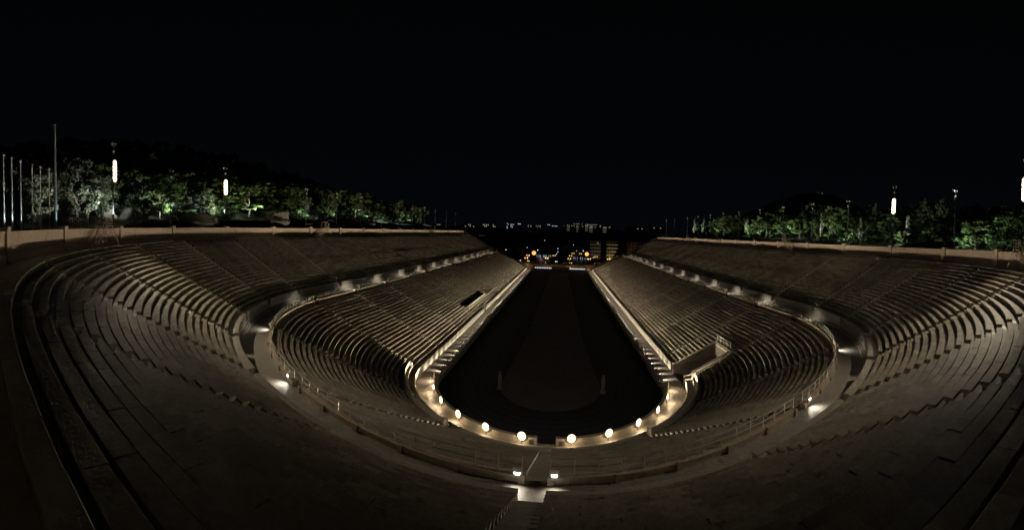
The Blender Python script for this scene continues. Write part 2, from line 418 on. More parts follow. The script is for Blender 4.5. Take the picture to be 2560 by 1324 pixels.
def disc_mesh(r0, x, z, m, name, r1=None, x1=0.0):
    s = MB(); n = 16; s.loft([[(x, 0.001 * math.cos(0), z)] * n if False else [(x, 0.02 * math.cos(2 * math.pi * k / n), z + 0.02 * math.sin(2 * math.pi * k / n)) for k in range(n)], [(x + x1, r0 * math.cos(2 * math.pi * k / n), z + r0 * math.sin(2 * math.pi * k / n)) for k in range(n)]], caps=False); return s.mesh(name, m)
LM = {True: lamp_meshes(0.92, 0.30, 0.36), False: lamp_meshes(1.05, 0.10, 0.2)}
LM[True] = (LM[True][0], LM[True][1], disc_mesh(0.25, 0.10, 0.92, LAMPW, 'lens', x1=0.02)); HALOM = disc_mesh(0.46, 0.075, 0.92, HALO, 'halo_disc', x1=0.05)
for q, lab in lamp_q:
    curve = 0 < q < 180; o = out(q); c = P(17.27 if curve else 17.1, q, 0); rz = math.atan2(o.y, o.x)
    t = thing('corridor_lamp', lab, 'lamp', (c.x, c.y, ZC), rz, 'lamps along the arena corridor')
    for nm, me in zip(('post', 'housing', 'lens'), LM[curve]): inst(nm, me, t)
    if curve: inst('halo_disc', HALOM, t)  # added glowing disc, the halo round the lens
    z = 1.57 if curve else 1.40
    pb, pw = (CURVE_BEAM, CURVE_WASH) if curve else (SIDE_BEAM, SIDE_WASH)
    if curve: area('beam', (c.x + o.x * 0.1, c.y + o.y * 0.1, z), (o.x, o.y, 0.44), 0.2, pb, WARM, 70, 0.1)
    else:
        area('beam', (c.x + o.x * 0.1, c.y, z), (o.x, 0, 0.60), 0.2, UP_BEAM, WARM, 26, 0.1)
        for sd in (-1, 1): spot('beam', (c.x + o.x * 0.1, c.y + sd * 0.08, z + 0.3), (c.x + o.x * 10, c.y + sd * 1.25, z + 0.3 + 2.52), pb, WARM, 17.5, 0.25, 0.05)
    area('wash', (c.x + o.x * 0.1, c.y + o.y * 0.1, z - 0.12 if curve else 0.83), (o.x, o.y, -0.12 if curve else 0.0), 0.14, pw, (1.0, 0.85, 0.66), 95 if curve else 56, 0.08)
    if curve:
        l = bpy.data.lights.new('glow', 'POINT'); l.energy = CURVE_GLOW; l.color = (1.0, 0.72, 0.43); l.shadow_soft_size = 0.0
        go = bpy.data.objects.new('glow', l); COL.objects.link(go); go.location = (c.x + o.x * 0.5, c.y + o.y * 0.5, z - 0.1)

# lamps of the middle walkway, boxes on the barrier wall
dq = [(-y0 - 2.2, 'left') for y0 in ST_Y] + [(4.6 + 2.4, 'left'), (33.1 + 1.5, 'left'), (61.6 - 1.8, 'left'), (88.6, 'mid'), (91.4, 'mid'), (118.4 + 1.8, 'right'), (146.9 - 1.5, 'right'), (175.4 - 2.4, 'right')] + [(180 + y0 + 2.2, 'right') for y0 in ST_Y]
s = MB(); s.box((0, 0, 0), (0.16, 0.50, 0.42)); DH = s.mesh('housing', POLEW)
s = MB(); s.face([(0.083, -0.12, -0.07), (0.083, 0.12, -0.07), (0.083, 0.17, 0.05), (0.083, -0.17, 0.05)]); DL = s.mesh('lens', LAMPC)
for k, (q, side) in enumerate(dq):
    o = out(q); c = P(39.04, q, ZD + 0.62); rz = math.atan2(o.y, o.x)
    if side == 'mid': lab = 'white box lamp on the barrier %s of the centre stairs' % ('left' if q < 90 else 'right')
    elif 0 < q < 180: lab = 'walkway box lamp at the %s stair gap %s of centre on the curve' % ({'61': 'first', '59': 'first', '12': 'first', '34': 'second', '14': 'second'}.get(str(int(q))[:2], 'third'), side)
    else: lab = 'walkway box lamp on the %s straight, %s stair gap from the curve' % (side, nth(int((abs(q) if q < 0 else q - 180) // 14.55) + 1))
    t = thing('walkway_lamp', lab, 'lamp', (c.x, c.y, c.z), rz, 'box lamps along the middle walkway')
    inst('housing', DH, t); inst('lens', DL, t)
    area('beam', (c.x + o.x * 0.12, c.y + o.y * 0.12, c.z), (o.x, o.y, -0.75), 0.3, DIA * (0.16 if side == 'mid' else 0.32 if 0 < q < 180 else 0.9), (1.0, 0.90, 0.76), 125, 0.12)

# floodlight masts behind the perimeter wall
def mast_parts(h, lit):
    r = []
    s = MB(); s.tube((0, 0, 0), (0, 0, h), 0.15, 0.08, 10); s.box((0, 0, 0.15), (0.5, 0.5, 0.3)); r.append(('pole', s.mesh('pole', DSTEEL)))
    s = MB(); s.box((0, 0, h), (0.08, 1.1, 0.08)); r.append(('cross_arm', s.mesh('cross_arm', DSTEEL)))
    s = MB(); s.box((0, 0, h - 1.1), (0.08, 0.8, 0.08)); r.append(('cross_arm', s.mesh('cross_arm', DSTEEL)))
    for x, z in ((-0.42, h + 0.2), (0.42, h + 0.2), (0.0, h - 0.9)):
        s = MB(); s.tube((0.12, x, z + 0.05), (-0.22, x, z - 0.08), 0.12, 0.24, 12)
        r.append(('lamp_head', s.mesh('lamp_head', STEEL)))
    if lit:
        for k in range(5):
            s = MB(); s.box((-0.22, 0, h - 5.0 + 0.56 * k), (0.16, 0.62, 0.46)); r.append(('lamp_housing', s.mesh('lamp_housing', DSTEEL)))
            zz = h - 5.0 + 0.56 * k
            s = MB(); s.tube((-0.30, 0, zz), (-0.36, 0, zz), 0.50, 0.58, 14); r.append(('halo_disc', s.mesh('halo_disc', HALO)))  # wide glowing disc added as the halo of each mast lamp
            s = MB(); s.tube((-0.37, 0, zz), (-0.44, 0, zz), 0.31, 0.27, 14); r.append(('lit_lamp', s.mesh('lit_lamp', LAMPF)))
    return r
MASTS = [(-y0, 33.0) for y0 in (25, 40, 54.5, 70, 85, 100, 115.5, 131.5, 151, 169.5)] + [(17.8, 33.6), (160.4, 34.0)] + [(180 + y0, 33.0) for y0 in (11.2, 25.3, 39.8, 54, 69.5, 84, 98, 113.5, 129.5, 152.4, 170)]
LIT = [(31.6, 35.6), (2.3, 35.2), (177.7, 35.0), (143.6, 35.6)]
pm_, pl_ = mast_parts(11.6, False), mast_parts(14.2, True)
for q, zt in MASTS:
    c = P(62.0, q, 21.4); o = out(q); m = (q if q < 90 else 180 - q)
    side = 'left' if q < 90 else 'right'
    lab = ('unlit floodlight mast behind the %s wall near the curve' % side) if m > 0 else 'unlit floodlight mast behind the %s wall, %s mast from the curve' % (side, nth(int((-m) / 14.6) + 1))
    t = thing('floodlight_mast', lab, 'light mast', c, math.atan2(o.y, o.x), 'floodlight masts behind the perimeter wall')
    for nm, me in pm_: inst(nm, me, t)
for (q, zt), lab in zip(LIT, ('brightly lit floodlight mast above the metal stairs at far left', 'second lit floodlight mast from the left, above the left wall', 'small lit floodlight mast above the right wall', 'brightly lit floodlight mast at the right edge')):
    c = P(63.0, q, 21.2); o = out(q)
    t = thing('floodlight_mast', lab, 'light mast', c, math.atan2(o.y, o.x), 'floodlight masts behind the perimeter wall')
    for nm, me in pl_: inst(nm, me, t)
def mast_light(q, aim, power, ang, col=(1.0, 0.83, 0.60)):
    o = out(q); c = P(60.6, q, 31.4); spot('flood', c, aim, power, col, ang, 1.0, 0.5)
mast_light(31.6, (-31.0, -31.5, 14), ML1, 50)
mast_light(31.6, (-6, -32.0, 7), ML2, 66)
mast_light(143.6, (28.0, -38.0, 15), MR1, 60)
mast_light(143.6, (6, -32.0, 7), MR2, 66)
spot('flood', P(62.2, 160.4, 33.2), (30, -30.0, 14), 900, (0.95, 0.95, 1.0), 120, 1.0, 0.4)
mast_light(2.3, (-45, 40, 12), 700, 140)
mast_light(177.7, (45, 40, 12), 700, 140)

# tall bluish pole and six flagpoles at the far left
BLUEP = mat('bluish_pole', (0.35, 0.45, 0.52), 0.5)
t = thing('tall_lamp_pole', 'tall thin bluish pole right of the flagpoles at far left', 'pole', (-46.0, -44.5, 21.3))
s = MB(); s.tube((0, 0, 0), (0, 0, 14.4), 0.24, 0.12, 12); s.build('pole', BLUEP, t)
s = MB(); s.box((0, 0, 14.3), (0.9, 0.12, 0.10)); s.box((-0.35, 0, 14.2), (0.3, 0.2, 0.12)); s.build('arm', BLUEP, t)
fp = [(-36.4, -52.6), (-38.0, -51.5), (-39.8, -50.2), (-41.7, -48.5), (-43.4, -47.1), (-44.9, -45.6)]
pole_me = None
for k, (x, y) in enumerate(fp):
    t = thing('flagpole', 'pale bare flagpole at far left, %s from the left edge' % ordinal(k), 'flagpole', (x, y, 21.3), 0, 'bare flagpoles behind the left wall')
    if pole_me is None:
        s = MB(); s.tube((0, 0, 0), (0, 0, 8.7), 0.095, 0.065, 10); pole_me = s.mesh('pole', POLEW)
        s = MB(); s.tube((0, 0, 8.7), (0, 0, 8.85), 0.16, 0.12, 10); fin = s.mesh('cap', POLEW)
        s = MB(); s.box((0.13, 0, 3.4), (0.12, 0.16, 0.3)); cl = s.mesh('cleat_box', STEEL)
    inst('pole', pole_me, t); inst('cap', fin, t); inst('cleat_box', cl, t)
# ------------------------------------------------------------------ details in the lower stand
def bench(q0, q1, r, z, label, h=0.85):
    t = thing('backed_bench', label, 'bench')
    s = MB(); ring(s, [(r + 0.45, z - 0.1), (r + 0.45, z + h - 0.1), (r + 0.43, z + h), (r + 0.60, z + h), (r + 0.64, z - 0.1)], span(q0, q1, r, 0.8)); s.build('backrest', MARP, t)
    s = MB(); ring(s, [(r, z - 0.5), (r, z), (r - 0.03, z + 0.03), (r - 0.03, z + 0.1), (r + 0.455, z + 0.1)], span(q0, q1, r, 0.8)); s.build('seat', MARP, t)
    for q in (q0, q1):
        s = MB(); c = P(r + 0.32, q, 0); rz = math.atan2(out(q).y, out(q).x); s.box((c.x, c.y, z + 0.25), (0.66, 0.16, 1.0), rz); s.build('armrest', MARP, t)
bench(7.5, 59.5, 20.95, 2.25, 'pale curved backed bench in front of the seats, left half of the curve')
bench(120.5, 172.5, 20.95, 2.25, 'pale curved backed bench in front of the seats, right half of the curve')
bench(-66.0, -42.0, 22.4, 2.95, 'straight white backed bench beside the dark box on the left stand', 0.55)
mb = MB()
for a, b in ((-66.0, -42.0),):
    ring(mb, [(23.1, 2.5), (25.25, 2.5), (25.27, 4.2)], [a, b]); 
tag(mb.build('royal_box', DSTEEL), 'sunken black box behind the white bench on the left stand', 'spectator box')
for q in LO_ST:
    s = MB(); c = P(20.55, q, 0); rz = math.atan2(out(q).y, out(q).x); s.box((c.x, c.y, 1.93), (0.95, 1.2, 0.2), rz); s.build('landing_slab', MARP, lower)
DKST = marble('pit_shade_stone', (0.17, 0.15, 0.12), (0.10, 0.088, 0.07), (0.07, 0.06, 0.045), 0.8)  # marble darkened so its colour carries the shade inside the pit
# tunnel pit on the right
t = thing('tunnel_entrance', 'sunken tunnel entrance with sloping slab walls in the right stand', 'tunnel entrance')
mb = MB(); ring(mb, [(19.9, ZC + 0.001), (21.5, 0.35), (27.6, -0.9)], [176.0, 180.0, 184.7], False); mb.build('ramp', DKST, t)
for q, wd, nm in ((184.75, 0.30, 'side_wall'), (176.2, 0.30, 'side_wall')):
    s = MB(); o = out(q); tv = Vector((-o.y, o.x, 0))
    pr = [(20.0, -1.0), (20.0, 2.2), (20.8, 2.35), (27.6, 5.65), (27.9, 5.65), (27.9, -1.0)]
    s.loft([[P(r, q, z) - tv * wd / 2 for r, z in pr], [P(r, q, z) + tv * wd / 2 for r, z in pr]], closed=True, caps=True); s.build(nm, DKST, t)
    s = MB(); w2 = 0.42 if q > 180 else 0.85
    pr = [(19.95, 2.2), (19.95, 2.34), (20.8, 2.49), (27.95, 5.80), (27.95, 5.64), (20.8, 2.35)]
    s.loft([[P(r, q, z) - tv * w2 / 2 for r, z in pr], [P(r, q, z) + tv * w2 / 2 for r, z in pr]], closed=True, caps=True); s.build('coping', MARP, t)
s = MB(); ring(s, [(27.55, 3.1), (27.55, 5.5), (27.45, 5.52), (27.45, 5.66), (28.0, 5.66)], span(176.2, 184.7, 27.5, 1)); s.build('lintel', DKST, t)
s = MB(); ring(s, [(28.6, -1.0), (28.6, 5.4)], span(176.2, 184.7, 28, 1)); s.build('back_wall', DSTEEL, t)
rl = thing('railing', 'white railing above the tunnel entrance in the right stand', 'railing', (27.75, 1.6, 5.66))
for k in range(5): s = MB(); s.tube((0, -2.6 + 1.35 * k, 0), (0, -2.6 + 1.35 * k, 1.15), 0.045, n=6); s.build('post', POLEW, rl)
for z in (0.5, 1.0): s = MB(); s.tube((0, -2.6, z), (0, 2.8, z), 0.035, n=6); s.build('rail', POLEW, rl)
# steps across the corridor in front of the pit
s = MB()
for k in range(6): s.box((18.4, 3.6 - 0.5 * k, ZC + 0.02 + 0.012 * k), (2.6, 0.1, 0.03))
stuff(s.build('ramp_strips', POLEW)) if False else tag(s.build('ramp_strips', POLEW), 'pale strips across the corridor before the right hand tunnel entrance', 'floor strips')
# gate opening through the podium on the left
t = thing('podium_gate', 'small open gateway with pale posts through the left podium wall', 'gateway')
for y in (50.3, 53.4):
    s = MB(); s.box((-20.25, y, 1.45), (0.6, 0.3, 1.6)); s.build('gate_post', MARP, t); s = MB(); s.box((-20.25, y, 2.31), (0.7, 0.4, 0.12)); s.build('post_cap', MARP, t)
s = MB(); s.box((-20.9, 51.85, 1.3), (0.1, 2.8, 1.3)); s.build('gate_panel', RUST, t)

# double sided herms on the track
def herm(x, y, label):
    t = thing('herm_statue', label, 'statue', (x, y, 0.0))
    s = MB(); s.box((0, 0, 0.14), (0.8, 0.7, 0.22)); s.build('base', MARP, t); s = MB(); s.box((0, 0, 0.33), (0.58, 0.5, 0.24)); s.build('plinth', MARP, t)
    s = MB(); s.loft([[(-a, -b, z), (a, -b, z), (a, b, z), (-a, b, z)] for a, b, z in ((0.22, 0.18, 0.44), (0.27, 0.22, 1.7), (0.29, 0.24, 2.0), (0.24, 0.2, 2.12))], caps=True); s.build('shaft', MARP, t)
    s = MB(); rings = []
    for rr, z in ((0.13, 2.1), (0.11, 2.2), (0.17, 2.28), (0.20, 2.40), (0.20, 2.52), (0.15, 2.62), (0.05, 2.67)):
        rings.append([(rr * math.cos(2 * math.pi * k / 10), rr * 1.25 * math.sin(2 * math.pi * k / 10), z) for k in range(10)])
    s.loft(rings, caps=True); s.box((0, -0.26, 2.40), (0.06, 0.06, 0.10)); s.box((0, 0.26, 2.40), (0.06, 0.06, 0.10)); s.build('head', MARP, t)
herm(-7.5, -1.3, 'slim pale two headed stone herm left of the infield centre')
herm(7.7, -1.2, 'slim pale two headed stone herm right of the infield centre')

# metal stairs over the perimeter wall
def wall_stairs(q, label, flip=1):
    o = out(q); c = P(59.75, q, ZW); t = thing('access_stairs', label, 'metal stairs', c, math.atan2(o.y, o.x) - math.pi / 2, 'metal stairs over the perimeter wall')
    f = flip; H = 2.63
    s = MB(); s.box((0, 0.6, H), (2.0, 2.6, 0.1)); s.build('platform', RUST, t)
    legs = [((-1.0, -0.7, H), (-2.6 , -0.9, 0)), ((1.0, -0.7, H), (2.6, -0.9, 0)), ((-1.0, 0.5, H), (-2.0, 0.5, 0)), ((1.0, 0.5, H), (2.0, 0.5, 0))]
    for a, b in legs: s = MB(); s.tube(a, b, 0.055, n=6); s.build('leg', RUST, t)
    s = MB(); s.tube((-2.5, -0.9, 0.08), (2.5, -0.9, 0.08), 0.045, n=6); s.build('base_bar', RUST, t)
    for a, b in (((-1.0, -0.7, H), (1.7, -0.85, 0.9)), ((1.0, -0.7, H), (-1.7, -0.85, 0.9)), ((0.9, -0.7, H - .3), (0.2, 0.4, 0.1)), ((-0.3, -0.7, H), (0.5, 0.4, 0.1))):
        s = MB(); s.tube(a, b, 0.03, n=5); s.build('brace', RUST, t)
    for sd in (-1.55, -0.65):
        s = MB(); a = Vector((f * -1.0, sd + 0.75, H)); b = Vector((f * -4.4, sd + 0.75 - 0.2, 0.0)); s.tube(a, b, 0.09, n=6); s.build('stringer', RUST, t)
        s = MB(); s.tube(a + Vector((0, 0, 1.0)), b + Vector((0, 0, 1.0)), 0.035, n=6); s.build('handrail', RUST, t)
        for k in range(4): pnt = a.lerp(b, k / 3); s = MB(); s.tube(pnt, pnt + Vector((0, 0, 1.0)), 0.03, n=5); s.build('rail_post', RUST, t)
    for k in range(10):
        pnt = Vector((f * -1.0, -0.35, H)).lerp(Vector((f * -4.4, -0.55, 0.0)), (k + 0.5) / 10); s = MB(); s.box(pnt, (0.28, 0.9, 0.04)); s.build('tread', RUST, t)
    def bar(nm, p0, p1, rr=0.028): s = MB(); s.tube(p0, p1, rr, n=5, cap=False); s.build(nm, RUST, t)
    for x in (-1, 1):
        for y in (-0.65, 0.6, 1.85): bar('rail_post', (x, y, H), (x, y, H + 1.15), 0.032)
    for z in (0.4, 0.78, 1.15):
        bar('guard_rail', (1 * f, -0.65, H + z), (1 * f, 1.85, H + z)); bar('guard_rail', (-1, -0.65, H + z), (1, -0.65, H + z))
    for x in (-0.5, 0, 0.5): bar('rail_post', (x, -0.65, H), (x, -0.65, H + 1.15), 0.022)
    for k in range(7): bar('rail_post', (-2.2 + 0.5 * k - 3.0 * f, 2.3, H - 0.2), (-2.2 + 0.5 * k - 3.0 * f, 2.3, H + 1.0), 0.025)
    for z in (-0.2, 1.0): bar('guard_rail', (-2.2 - 3.0 * f, 2.3, H + z), (2.9 - 3.0 * f, 2.3, H + z))
wall_stairs(39.2, 'large rusty metal stairs over the wall at far left')
wall_stairs(-30.8, 'metal stairs over the left wall above the straight seats')
wall_stairs(-122.5, 'small distant metal stairs near the far end of the left wall')
wall_stairs(180 + 34.5, 'metal stairs over the right wall below a round bush', -1)
wall_stairs(180 + 121.3, 'small distant metal stairs near the far end of the right wall', -1)
wall_stairs(138.3, 'metal stairs cut by the right edge of the picture', -1)
# ------------------------------------------------------------------ terrain outside the stands
def hz(x, y):
    if x < 0: b = 42 * math.exp(-((x + 210) / 95) ** 2) * math.exp(-((y - 60) / 200) ** 2)
    else: b = 12 * math.exp(-((x - 170) / 80) ** 2) * math.exp(-((y - 60) / 150) ** 2)
    base = 21.3
    if y > 187: k = min(1, (y - 187) / 40); base *= 1 - k * k * (3 - 2 * k)
    n = math.sin(x * 0.21 + y * 0.13) * 0.35 + math.sin(x * 0.07 - y * 0.11 + 2) * 0.6
    return base + b + n * min(1, max(0, (math.hypot(x, min(y, 0)) if y < 0 else abs(x)) - 63) / 8)
SOIL = mat('hill_soil', (0.13, 0.12, 0.09), 0.95, noise=((0.05, 0.055, 0.035), 0.3, 0.35, 0.65), bump=0.6)
mb = MB(); rs = [61.0, 63, 65, 67, 69.5, 72, 75, 79, 84, 90, 98, 108, 120, 140, 165, 200, 240, 290, 350, 430]
qs = [-260 + 6 * k for k in range(44)] + [4 * k for k in range(46)] + [186 + 6 * k for k in range(43)]
rings = []
for q in qs:
    rings.append([P(r, q, hz(P(r, q).x, P(r, q).y)) for r in rs])
mb.loft(rings, closed=False); structure(mb.build('hillside', SOIL))
mb = MB(); ring(mb, [(61.0, -0.05), (61.0, 21.6)], span(QE0, QE1, 60, 4), False); structure(mb.build('embankment', SOIL))

for (x, y), pw in zip(fp[:3] + [(-46.0, -44.5)], (700, 560, 420, 160)):
    t = thing('ground_uplight', 'small ground uplight at the foot of the %s' % ('tall bluish pole' if y > -45 else 'flagpole %s the left edge' % {-52.6: 'nearest', -51.5: 'second nearest', -50.2: 'third from'}[y]), 'uplight', (x * 0.985, y * 0.985, hz(x * 0.985, y * 0.985) - 0.02), 0, 'uplights at the flagpoles')
    s = MB(); s.tube((0, 0, 0), (0, 0, 0.16), 0.13, 0.15, 10); s.build('housing', DSTEEL, t)
    spot('uplight', (x * 0.985, y * 0.985, hz(x * 0.985, y * 0.985) + 0.25), (x, y, 25.5), pw, (0.75, 0.92, 1.0), 46, 0.9, 0.05)

# rocks on the left slope
def rock(x, y, sx_, sy_, sz_, label, seed):
    r_ = random.Random(seed); bm = bmesh.new(); bmesh.ops.create_icosphere(bm, subdivisions=3, radius=1)
    for v in bm.verts:
        n = 1 + 0.16 * math.sin(v.co.x * 3 + seed) * math.cos(v.co.y * 4 + seed * 2) + 0.1 * math.sin(v.co.z * 7 + seed) + r_.uniform(-0.04, 0.04)
        v.co *= n
    me = bpy.data.meshes.new('rock'); bm.to_mesh(me); bm.free(); me.materials.append(ROCK)
    o = inst('rock', me, None, (x, y, hz(x, y) - sz_ * 0.15), r_.uniform(0, 3), (sx_, sy_, sz_)); tag(o, label, 'rock', 'rocks on the left slope'); return o
ROCK = mat('grey_rock', (0.24, 0.23, 0.20), 0.95, noise=((0.12, 0.12, 0.10), 0.6, 0.35, 0.65), bump=1.0)
rock(-62.0, -26.0, 3.2, 2.0, 2.0, 'big rounded grey rock behind the wall right of the large stairs', 1)
rock(-62.5, -31.0, 2.5, 1.5, 1.5, 'rough grey rock behind the large metal stairs', 2)
rock(-62.0, -10.5, 4.5, 2.0, 1.6, 'long sloping rock outcrop behind the wall left of the second lit mast', 3)
rock(-66.0, 16.5, 4.2, 3.5, 2.8, 'pale sloping rock behind the wall under the brightest pine', 4)
rock(-65.5, 37.0, 2.5, 2.2, 1.8, 'small pale rock at the foot of the tall cypress', 5)
rock(-66.5, 67.5, 4.0, 2.4, 1.9, 'grey rock outcrop beyond the second metal stairs', 6)
rock(-55.5, -43.0, 4.0, 1.2, 1.6, 'long grey rock ledge right of the flagpoles', 7)

# ------------------------------------------------------------------ trees
def leafmat(name, a, b):
    m = bpy.data.materials.new(name); m.use_nodes = True; n = m.node_tree; bs = n.nodes['Principled BSDF']; g = n.nodes.new('ShaderNodeNewGeometry')
    r = n.nodes.new('ShaderNodeValToRGB'); r.color_ramp.elements[0].color = (*a, 1); r.color_ramp.elements[1].color = (*b, 1)
    n.links.new(g.outputs['Random Per Island'], r.inputs[0]); n.links.new(r.outputs[0], bs.inputs['Base Color'])
    bs.inputs['Roughness'].default_value = 0.7; bs.inputs['Specular IOR Level'].default_value = 0.2
    return m
LEAF = {'pine': leafmat('pine_needles', (0.055, 0.10, 0.03), (0.15, 0.22, 0.075)), 'olive': leafmat('grey_green_leaves', (0.09, 0.11, 0.075), (0.20, 0.23, 0.17)),
        'cypress': leafmat('cypress_foliage', (0.05, 0.08, 0.035), (0.12, 0.16, 0.09)), 'birch': leafmat('pale_leaves', (0.12, 0.15, 0.10), (0.28, 0.32, 0.25)), 'shrub': leafmat('shrub_leaves', (0.03, 0.06, 0.025), (0.07, 0.12, 0.05))}
BARK = mat('bark', (0.16, 0.13, 0.10), 0.95, noise=((0.08, 0.06, 0.045), 3, 0.3, 0.7))
def crown_mesh(kind, seed):
    r_ = random.Random(seed); mb = MB()          # unit crown: z from 0 (base) to 1 (top), radius 0.5
    clumps = []
    if kind in ('pine', 'olive', 'birch', 'shrub'):
        nb = {'pine': 26, 'olive': 30, 'birch': 22, 'shrub': 14}[kind]
        for k in range(nb):
            a = r_.uniform(0, 6.283); z = r_.uniform(0.05, 0.97) ** 0.9
            env = {'pine': 0.5 * (0.45 + 0.75 * math.sin(math.pi * (0.12 + 0.8 * z))), 'olive': 0.5 * math.sin(math.pi * (0.15 + 0.75 * z)) ** 0.7, 'birch': 0.42 * (1.05 - z), 'shrub': 0.45 * math.sqrt(max(0, 1 - z * z))}[kind]
            rr = env * r_.uniform(0.35, 1.0); s_ = r_.uniform(0.08, 0.17) * (0.8 if kind == 'birch' else 1)
            clumps.append((rr * math.cos(a), rr * math.sin(a), min(z, 1 - s_ * 0.5), s_, s_ * (0.42 if kind == 'pine' else 0.75)))
        per = {'pine': 110, 'olive': 100, 'birch': 45, 'shrub': 80}[kind]
    else:
        for k in range(34):
            z = k / 34; env = 0.5 * min(1, (1 - z) * 2.2 + 0.06) * min(1, 0.55 + z * 3); a = r_.uniform(0, 6.283); rr = env * r_.uniform(0.2, 0.6)
            clumps.append((rr * math.cos(a), rr * math.sin(a), z, env * r_.uniform(0.6, 0.95), 0.06))
        per = 75
    for cx_, cy_, cz_, s_, sz_ in clumps:
        for k in range(per):
            d = Vector((r_.gauss(0, 1), r_.gauss(0, 1), r_.gauss(0, 1))).normalized(); rad = r_.uniform(0.7, 1.08)
            p = Vector((cx_ + d.x * s_ * rad, cy_ + d.y * s_ * rad, cz_ + d.z * sz_ * rad))
            n = (d + Vector((r_.gauss(0, .6), r_.gauss(0, .6), r_.gauss(0, .6)))).normalized(); u = n.orthogonal().normalized(); v = n.cross(u); l = r_.uniform(0.024, 0.048)
            if kind == 'cypress': u, v = u * 1.6, v * 0.8 + Vector((0, 0, 0.4))
            a = r_.uniform(0, 3); u2 = u * math.cos(a) + v * math.sin(a); v2 = v * math.cos(a) - u * math.sin(a)
            zf = 0.6 if kind != 'cypress' else 0.35
            q4 = [p + u2 * l, p + v2 * l * 0.8, p - u2 * l, p - v2 * l * 0.8]
            mb.face([(q.x, q.y, p.z + (q.z - p.z) * zf) for q in q4])
    return mb.mesh('crown', LEAF[kind]), clumps
CR = {k: [crown_mesh(k, 11 * i + len(k)) for i in range(n)] for k, n in (('pine', 6), ('olive', 4), ('cypress', 2), ('birch', 2), ('shrub', 1))}
TREES = [
('olive',-58.2,-38.9,33.5,3.8), ('olive',-56.6,-37.7,32.9,3.1), ('olive',-56.7,-35.7,32.0,3.7), ('olive',-61.0,-32.2,31.9,3.0),
('cypress',-57.9,-31.6,31.5,1.0), ('olive',-70.3,-38.3,35.3,4.1), ('olive',-71.2,-20.3,33.4,4.1), ('olive',-69.4,-19.3,32.3,3.2),
('pine',-65.8,-17.1,32.1,4.1), ('pine',-71.2,-11.0,32.1,3.9), ('olive',-75.9,-4.1,33.3,4.3), ('olive',-74.0,-2.7,32.9,3.8),
('olive',-70.0,-2.8,31.8,4.1), ('pine',-68.0,-1.2,30.4,2.7), ('pine',-74.0,7.1,31.2,4.0), ('pine',-82.0,18.7,32.9,4.6),
('pine',-68.0,9.8,33.7,4.9), ('pine',-72.0,17.7,33.6,5.3), ('pine',-78.0,29.2,33.5,4.7), ('pine',-80.0,35.6,31.5,3.7),
('pine',-68.0,27.3,32.4,3.5), ('cypress',-69.0,33.9,34.6,1.7), ('pine',-80.0,52.6,31.2,3.4), ('pine',-74.0,49.4,31.6,2.9),
('pine',-69.0,45.5,32.8,3.3), ('pine',-72.0,53.4,29.8,3.0), ('pine',-74.0,64.4,34.4,4.9), ('pine',-69.0,63.3,31.9,3.1),
('olive',-72.0,66.3,29.0,2.9), ('pine',-80.0,92.9,33.2,4.5), ('pine',-70.0,80.9,30.2,4.1), ('pine',-72.0,76.1,29.7,3.1),
('pine',-78.0,112.1,32.9,4.5), ('pine',-72.0,95.2,28.5,3.4), ('pine',-70.0,109.2,31.3,4.4), ('pine',-74.0,110.3,28.2,3.3),
('pine',-78.0,139.3,31.9,4.7), ('cypress',-72.0,132.0,30.3,1.4), ('cypress',-72.0,136.7,29.9,1.5), ('olive',-72.7,-22.3,31.0,4.1),
('olive',-64.5,-14.0,28.4,3.2), ('olive',-65.6,-7.3,27.0,2.9), ('pine',-66.0,1.8,27.4,2.7), ('cypress',70.0,141.3,33.8,1.7),
('cypress',70.0,127.4,34.3,1.6), ('pine',72.0,139.0,30.7,3.8), ('pine',74.0,119.2,33.3,5.0), ('pine',70.0,101.6,33.0,4.9),
('pine',76.0,104.9,32.0,4.3), ('cypress',74.0,89.9,33.1,2.0), ('cypress',69.0,77.3,32.8,1.4), ('pine',70.0,73.9,31.6,3.6),
('pine',74.0,75.0,32.9,4.0), ('pine',69.0,61.9,30.0,3.6), ('pine',78.0,72.9,34.3,5.2), ('pine',72.0,65.1,29.3,2.9),
('pine',71.0,52.8,30.3,4.8), ('pine',80.0,63.8,33.3,5.8), ('pine',70.0,43.1,30.6,4.2), ('pine',74.0,42.7,30.0,3.5),
('birch',69.0,30.5,32.1,1.1), ('pine',72.0,36.5,30.2,2.9), ('pine',70.0,27.3,31.2,4.0), ('pine',74.0,28.6,30.5,3.9),
('pine',76.0,25.7,31.2,4.1), ('pine',69.0,18.1,27.3,2.5), ('birch',70.0,15.5,29.9,1.4), ('pine',74.0,17.0,28.7,2.7),
('pine',80.0,22.0,30.2,3.4), ('pine',84.0,22.6,34.0,5.2), ('pine',72.0,6.3,30.4,3.7), ('pine',67.0,-1.2,26.5,2.6),
('birch',69.0,-1.2,30.0,1.8), ('pine',85.0,8.4,33.6,5.4), ('pine',80.0,-1.9,31.8,4.9), ('pine',68.7,-13.7,29.3,3.6),
('pine',62.9,-20.1,25.8,2.5), ('pine',67.1,-19.9,28.7,3.8), ('pine',71.2,-20.3,28.6,3.5), ('pine',62.8,-26.2,27.6,2.5),
('pine',72.0,-24.3,29.9,4.0), ('pine',62.8,-31.0,27.6,2.7), ('shrub',65.0,38.4,24.0,1.6), ('shrub',65.0,22.7,24.6,1.5)]
